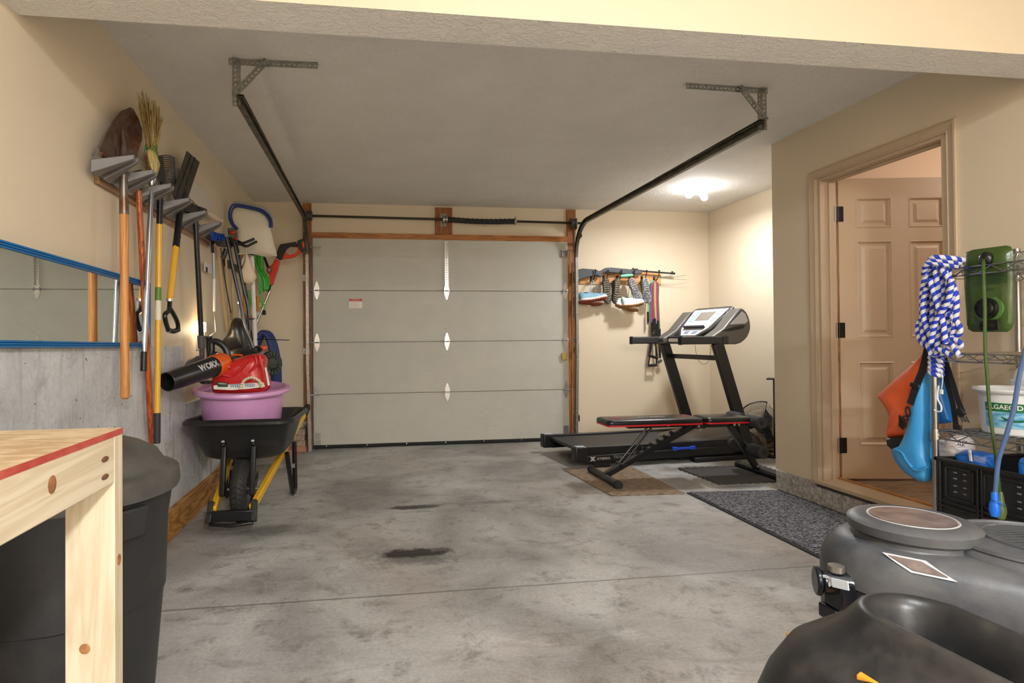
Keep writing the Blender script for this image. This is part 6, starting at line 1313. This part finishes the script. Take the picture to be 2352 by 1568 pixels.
lbm = mat('label_water', (70, 150, 190), .3, kind='noise', col2=(160, 210, 226), scale=18, stretch=(1, 1, 4)); lg_ = mat('label_green', (34, 110, 70), .3)
r_at = lambda z: .1215+(z/.165)*.0095
lab_ = band(tc_, r_at(.03), r_at(.095), .03, .095, A0_, A1_, lbm, 'picture_label', t); band(tc_, r_at(.095), r_at(.13), .095, .13, A0_, A1_, lg_, 'title_band', t)
mb = MB(); m2 = MB(); m2.text('ALGAECIDE', V(0, 0, 0), (1, 0, 0), (0, 1, 0), .026, depth=0, bold=.02)
right = V(-camd.y, camd.x, 0)
for q in m2.v:
    a = ca-.36+q.x/.131; zz = .113+q.y; rr = r_at(zz)+.0012; mb.v.append(tc_+V(math.cos(a)*rr, math.sin(a)*rr, zz))
mb.f, mb.m, mb.uv = m2.f, m2.m, m2.uv; mb.build('title_lettering', mat('bag_white', (228, 222, 214), .4), t, smooth=False)
mb = MB(); a = ca+.0; q = lambda da, z: tc_+V(math.cos(a+da)*(r_at(z)+.001), math.sin(a+da)*(r_at(z)+.001), z)
mb.tube([q(-.35, .068), q(-.2, .060), q(0, .062), q(.2, .072)], [.003, .004, .004, .002], n=5); mb.tube([q(-.45, .075), q(-.35, .068), q(-.36, .058)], [.002, .004, .002], n=5); mb.build('swimmer_mark', lg_, t)
t = thing('bleach_jug', 'white ribbed plastic jug with a green cap behind the white tub', 'jug', (2.80, 2.13, .712))
jc = V(2.80, 2.13, .712); mb = MB(); mb.lathe([(0, 0), (.055, 0), (.06, .01), (.06, .16), (.058, .20), (.045, .245), (.024, .28), (.02, .29), (.0, .29)], jc, n=36)
for k in range(8): mb.tube([jc+V(.060*math.cos(a), .060*math.sin(a), .18+.004*k) for a in [2*math.pi*i/30 for i in range(30)]], .0018, n=5, closed=True)
mb.build('jug_body', wpl, t)
mb = MB(); mb.lathe([(0, .32), (.022, .32), (.025, .315), (.025, .285), (.0, .285)], jc, n=24); mb.build('cap', mat('cap_green', (24, 150, 84), .4), t)
# black crate on the bottom shelf
t = thing('plastic_crate', 'black ribbed plastic crate on the lowest wire shelf holding plastic bags', 'crate', (2.6, 1.8, .29))
cx0, cx1, cy0, cy1, cz0, cz1 = 2.385, 2.82, 1.50, 2.175, .292, .598; cbm = mat('crate_black', (26, 26, 28), .38)
mb = MB(); w_ = .008
mb.bx((cx0, cy0, cz0), (cx1, cy1, cz0+.008)); mb.bx((cx0+.006, cy0, cz0), (cx0+.006+w_, cy1, cz1)); mb.bx((cx1-w_, cy0, cz0), (cx1, cy1, cz1)); mb.bx((cx0, cy0, cz0), (cx1, cy0+w_, cz1)); mb.bx((cx0, cy1-w_, cz0), (cx1, cy1, cz1)); mb.build('crate_body', cbm, t, bevel=.002)
mb = MB()
for a, b in (((cx0-.006, cy0-.006, cz1-.014), (cx0+.016, cy1+.006, cz1)), ((cx1-.012, cy0-.006, cz1-.014), (cx1+.006, cy1+.006, cz1)), ((cx0-.006, cy0-.006, cz1-.014), (cx1, cy0+.012, cz1)), ((cx0-.006, cy1-.012, cz1-.014), (cx1, cy1+.006, cz1))): mb.bx(a, b)
mb.build('rim', cbm, t, bevel=.003)
mb = MB()
for y0, y1 in ((2.02, 2.14), (1.80, 1.985), (1.57, 1.765)):
    z0, z1 = .435, .57
    for a, b in (((y0, z0), (y1, z0+.008)), ((y0, z1-.008), (y1, z1)), ((y0, z0), (y0+.008, z1)), ((y1-.008, z0), (y1, z1))): mb.bx((cx0-.002, a[0], a[1]), (cx0+.008, b[0], b[1]))
for y in (2.155, 2.0, 1.985, 1.79, 1.775, 1.555): mb.bx((cx0-.004, y, cz0), (cx0+.008, y+.007, cz1-.01))
for z in (.415, .395, .30): mb.bx((cx0-.004, cy0, z), (cx0+.008, cy1, z+.007))
mb.build('rib', cbm, t, bevel=.0015)
mb = MB()
for y in (2.10, 2.06, 1.93, 1.86, 1.69, 1.63):
    for z in (.545, .52, .49, .465): mb.bx((cx0+.002, y-.008, z), (cx0+.0075, y+.004, z+.005))
mb.build('slot', mat('slot_grey', (112, 112, 116), .4), t)
t = thing('plastic_bag', 'crumpled white plastic bag standing in the left end of the black crate', 'bag', P(2185, 1050, x=2.5))
mb = MB(); mb.pillow(PX(ZD((745, 700), (830, 660), (925, 655), (975, 615), (1030, 640), (1035, 700), (1050, 770), (1040, 900), (960, 920), (790, 880), (745, 800)), x=2.52), (.06, 0, 0)); mb.build('bag_body', mat('white_film', (216, 210, 208), .35, bump=.5, bscale=22), t)
mb = MB(); mb.text('ALK', P(*ZD((965, 725))[0], x=2.455), (0, -1, 0), (0, 0, 1), .018, bold=.02); mb.text('OTH', P(*ZD((990, 692))[0], x=2.455), (0, -1, 0), (0, 0, 1), .014, bold=.02); mb.build('bag_lettering', mat('print_black', (30, 30, 30), .6), t, smooth=False)
t = thing('plastic_bag', 'blue and white chemical bag lying in the black crate', 'bag', P(2250, 1070, x=2.5))
mb = MB(); mb.pillow(PX(ZD((940, 805), (1030, 770), (1150, 785), (1285, 820), (1300, 930), (1290, 1010), (1100, 1000), (950, 950)), x=2.50), (.05, 0, 0)); mb.build('bag_body', mat('blue_film', (32, 110, 206), .35, bump=.4, bscale=20), t)
mb = MB(); mb.pillow(PX(ZD((1030, 770), (1060, 772), (1075, 890), (1045, 885)), x=2.445), (.003, 0, 0)); 
for k in range(5): mb.bar(P(*ZD((1085, 830+12*k))[0], x=2.443), P(*ZD((1200, 856+12*k))[0], x=2.443), .001, .0014)
mb.build('bag_print', mat('bag_white', (228, 222, 214), .4), t)
tag(MB().pillow(PX([(2347, 1062), (2352, 1050), (2375, 1058), (2372, 1100), (2350, 1095)], x=2.47), (.03, 0, 0)).build('plastic_bag', mat('blue_film', (32, 110, 206), .35, bump=.4, bscale=20), None), 'blue bag at the right edge of the black crate', 'bag')
# bunch of steel hooks and a bottle on the top shelf, switch plate on the wall
t = thing('wire_hooks', 'bunch of bent steel wire hooks on the top wire shelf', 'hooks', P(2338, 610, x=2.52))
for k in range(5):
    mb = MB(); c = P(2334+4*k, 596+3*(k % 2), x=2.50+.012*k); mb.tube(smooth_path([c+V(0, .012, -.05), c+V(0, .013, .015), c+V(0, 0, .032), c+V(0, -.013, .015), c+V(0, -.012, -.045), c+V(0, -.002, -.052)], 4), .0022, n=6); mb.build('hook', steel, t)
t = thing('switch_plate', 'cream light switch plate on the right wall behind the wire shelves', 'switch', (XR, 2.27, 1.15))
mb = MB(); mb.bx((XR-.006, 2.13, 1.155), (XR, 2.30, 1.275)); mb.build('plate', mat('ivory_plate', (214, 200, 172), .4), t, bevel=.002)
for y in (2.255, 2.175):
    mb = MB(); mb.bx((XR-.008, y-.006, 1.20), (XR-.0055, y+.006, 1.23)); mb.bx((XR-.016, y-.004, 1.214), (XR-.006, y+.004, 1.224)); mb.build('toggle', mat('ivory_plate', (214, 200, 172), .4), t)
# ------------------------------------------------------------------ lawn mower in the right foreground
t = thing('lawn_mower', 'dusty black and grey lawn mower engine with plastic fuel housing in the right foreground', 'lawn mower', (1.1, .8, 0))
gshell = mat('mower_grey', (58, 61, 68), .42, kind='noise', col2=(94, 93, 92), scale=7, lo=.4, hi=.75, bump=.06, bscale=80)
bshell = mat('mower_black', (32, 32, 34), .38, kind='noise', col2=(84, 80, 74), scale=6, lo=.45, hi=.85, bump=.05, bscale=60)
def hull(c1, r1, c2, r2, z, n=56):
    c1 = V(*c1, z); c2 = V(*c2, z); out = []
    for i in range(n):
        d = V(math.cos(2*math.pi*i/n), math.sin(2*math.pi*i/n), 0)
        out.append(c1+d*r1 if c1.dot(d)+r1 >= c2.dot(d)+r2 else c2+d*r2)
    return out
E1, E2 = (1.165, 1.12), (1.37, .94)
mb = MB(); mb.loft([hull(E1, .17, E2, .21, .48), hull(E1, .172, E2, .215, .585)]); mb.build('engine_block_cover', mat('engine_dark', (40, 42, 46), .4), t, angle=50)
mb = MB(); mb.loft([hull(E1, .172, E2, .215, .588), hull(E1, .170, E2, .213, .62), hull(E1, .158, E2, .200, .650), hull(E1, .135, E2, .180, .672), hull(E1, .10, E2, .15, .678)]); mb.build('blower_shroud', gshell, t, angle=60)
cc = V(*E1, 0); mb = MB(); mb.lathe([(.122, .665), (.112, .676), (.106, .685), (.108, .690), (.117, .693), (.119, .711), (.108, .719), (.09, .721), (0, .721)], cc, n=48); cp = mb.build('air_filter_cap', gshell, t, angle=50)
mb = MB(); mb.lathe([(.076, .7208), (.080, .7225), (.082, .7208)], cc, n=48); mb.lathe([(0, .7222), (.076, .7222)], cc, n=48, m=1); mb.build('round_badge', [mat('badge_silver', (196, 196, 198), .3, .4), mat('badge_brown', (92, 77, 71), .3, kind='noise', col2=(120, 106, 100), scale=30)], cp)
def patch(specs, t0, t1, m, name, lift=.0015):
    d = V(math.cos(R(219)), math.sin(R(219)), 0); c1 = V(*E1, 0); c2 = V(*E2, 0); rg = []
    for r1, r2, z, k in specs:
        a = c1+d*(r1+lift); b = c2+d*(r2+lift); rg.append([a.lerp(b, t0+k+(t1-t0)*i/8)+V(0, 0, z+lift) for i in range(9)])
    mb = MB(); mb.loft(rg, closed=False); return mb.build(name, m, t)
bsp = [(.158, .200, .650, .18), (.146, .190, .661, .08), (.135, .180, .672, 0)]
patch(bsp, -.14, .12, mat('badge_silver', (196, 196, 198), .3, .4), 'side_badge'); patch([(.155, .197, .653, .17), (.146, .190, .661, .09), (.138, .183, .669, .01)], -.115, .085, mat('badge_brown', (92, 77, 71), .3, kind='noise', col2=(120, 106, 100), scale=30), 'side_badge_face', .0028)
dc = V(1.335, .995, 0); mb = MB(); mb.lathe([(.168, .676), (.166, .684), (.150, .694), (.11, .703), (.05, .708), (0, .709)], dc, n=48); vg = mb.build('fan_screen', gshell, t, angle=50)
mb = MB(); dv = V(.80, -.6, 0)*1; dv = V(.93, -.36, 0).normalized(); nv = V(-dv.y, dv.x, 0)
hz_ = lambda r: .709-.9*r*r*.9-(.02*(r/.15)**6 if r > .1 else 0)
for k in range(-9, 10):
    o = k*.0145
    if abs(o) > .135: continue
    L_ = math.sqrt(.142**2-o*o); pts = []
    for i in range(9):
        s_ = -L_+2*L_*i/8; p = dc+nv*o+dv*s_; r = math.hypot(o, s_); pts.append(V(p.x, p.y, hz_(r)+.002))
    mb.tube(pts, .0030, n=5)
mb.build('vent_slot', mat('slot_dark', (34, 34, 34), .7), vg)
mb = MB(); mb.tube([dc+V(.095*math.cos(a), .095*math.sin(a), hz_(.095)+.003) for a in [2*math.pi*i/40 for i in range(40)]], .004, n=6, closed=True); mb.tube([dc+V(.150*math.cos(a), .150*math.sin(a), .694) for a in [2*math.pi*i/48 for i in range(48)]], .006, n=6, closed=True); mb.build('screen_ring', gshell, vg)
# side stickers
def on_side(u, v, z_): return P(u, v, z=z_)
mb = MB(); a, b, c_, d_ = on_side(1988, 1324, .595), on_side(2046, 1354, .59), on_side(2044, 1364, .575), on_side(1990, 1346, .575)
e1, e2 = V(1.0, 1.075, 0), V(1.035, .985, 0)
nrm = V(-.93, -.36, 0)
s1_, s2_ = V(1.0035, 1.06, .56), V(1.045, 1.0, .56)
mb.prism([s1_, s2_, s2_+V(0, 0, .022), s1_+V(0, 0, .022)], V(-.012, -.012, 0), 0)
mb.build('barcode_sticker', mat('label_white', (230, 225, 220), .6), t)
mb = MB(); q0, q1 = P(2277, 1424, x=1.12), P(2352, 1462, x=1.155); dr_ = (q1-q0); dr_.z = 0; dr_.normalize(); up_ = V(0, 0, 1)
mb.prism([q0, q0+dr_*.13, q0+dr_*.13+V(0, 0, .024), q0+V(0, 0, .024)], V(.006, .006, 0), 0); mb.text('EXI', q0+dr_*.030+V(-.001, -.001, .012), dr_, up_, .016, m=1, bold=.03, align='LEFT'); mb.build('model_sticker', [mat('label_white', (230, 225, 220), .6), mat('print_navy', (24, 30, 60), .5)], t, smooth=False)
# carburettor cluster
mb = MB(); cb = V(.985, 1.12, .57); mb.cyl(cb+V(-.03, .015, .02), cb+V(.05, -.02, .02), .026, n=20); mb.cyl(cb+V(-.04, .02, .02), cb+V(-.03, .015, .02), .030, n=20); mb.bx(cb+V(-.02, -.03, -.03), cb+V(.03, .02, .03)); mb.cyl(cb+V(0, 0, -.09), cb+V(0, 0, -.02), .016, n=14); mb.bx(cb+V(-.025, -.02, -.06), cb+V(.03, .03, -.03)); mb.build('carburettor', mat('carb_black', (28, 30, 36), .25, .3), t, bevel=.004)
mb = MB(); mb.cyl(cb+V(-.005, 0, .045), cb+V(-.005, 0, .058), .016, n=14); mb.cyl(cb+V(-.01, -.01, -.14), cb+V(.0, -.01, -.08), .009, n=10); mb.build('linkage', steel, t)
mb = MB(); n_ = 18; q = P(1898, 1334, x=.95); a_ = (P(1916, 1338, x=.955)-q); ex = a_.normalized(); ez = V(0, 0, 1); ro = [q+ex*(.014*math.cos(a))+ez*(.012*math.sin(a)) for a in [2*math.pi*i/n_ for i in range(n_)]]; ri = [q+ex*(.007*math.cos(a))+ez*(.006*math.sin(a)) for a in [2*math.pi*i/n_ for i in range(n_)]]
th_ = V(.0, .003, 0); mb.loft([ro, ri, [p+th_ for p in ri], [p+th_ for p in ro], ro], caps=False); mb.bar(q+ex*.012, q+ex*.045, .003, .018, up=(0, 0, 1)); mb.build('pull_tab', mat('tab_white', (206, 212, 218), .4), t)
mb = MB(); mb.cyl(cb+V(-.035, .0, -.12), cb+V(-.02, 0, -.06), .02, n=14); mb.build('primer_bulb', mat('primer_clear', (186, 182, 172), .3), t)
# front housing with a long recess
H1, H2 = (.888, .835), (.93, .25)
def hr(r, z, sx=0, sy=0): return hull((H1[0]+sx, H1[1]+sy), r, (H2[0]+sx, H2[1]+sy), r, z)
mb = MB(); mb.loft([hr(.26, .30, -.10), hr(.215, .46, -.06, -.01), hr(.195, .535, -.05, -.012), hr(.170, .582, -.038, -.008), hr(.142, .603, -.025, -.004), hr(.112, .628, -.008), hr(.098, .650), hr(.090, .660), hr(.078, .664), hr(.066, .660), hr(.058, .645), hr(.050, .60), hr(.042, .565), hr(.02, .555)])
mb.build('fuel_housing', bshell, t, angle=80)
mb = MB(); mb.ball((.655, .80, .47), .10, .13, .07); mb.build('side_bulge', bshell, t)
ym_ = mat('mower_orange', (226, 150, 40), .4)
mb = MB(); q = P(1829, 1484, z=.55); mb.bar(q+V(0, 0, .02), q+V(-.004, -.004, -.30), .022, .03, up=(0, 1, 0)); mb.build('orange_frame', ym_, t, bevel=.004)
mb = MB(); q = P(1992, 1562, z=.600); mb.bar(q+V(-.008, .008, 0), q+V(.012, -.03, 0), .016, .016); mb.build('orange_decal', ym_, t, bevel=.002)
# deck, frame and wheels down to the floor
mb = MB(); mb.loft([hull((.98, .95), .30, (1.1, .35), .30, .12), hull((.98, .95), .31, (1.1, .35), .31, .22), hull((.98, .95), .26, (1.1, .35), .26, .30), hull((1.05, .93), .20, (1.15, .4), .20, .50)]); mb.build('cutting_deck', ym_, t, angle=50)
for x, y in ((.80, 1.13), (1.26, 1.17), (.85, .15), (1.38, .15)):
    mb = MB(); mb.lathe([(.03, -.03), (.085, -.03), (.10, -.02), (.10, .02), (.085, .03), (.03, .03)], (x, y, .10), (1, 0, 0), n=28, caps=True); mb.build('wheel', rubber, t)
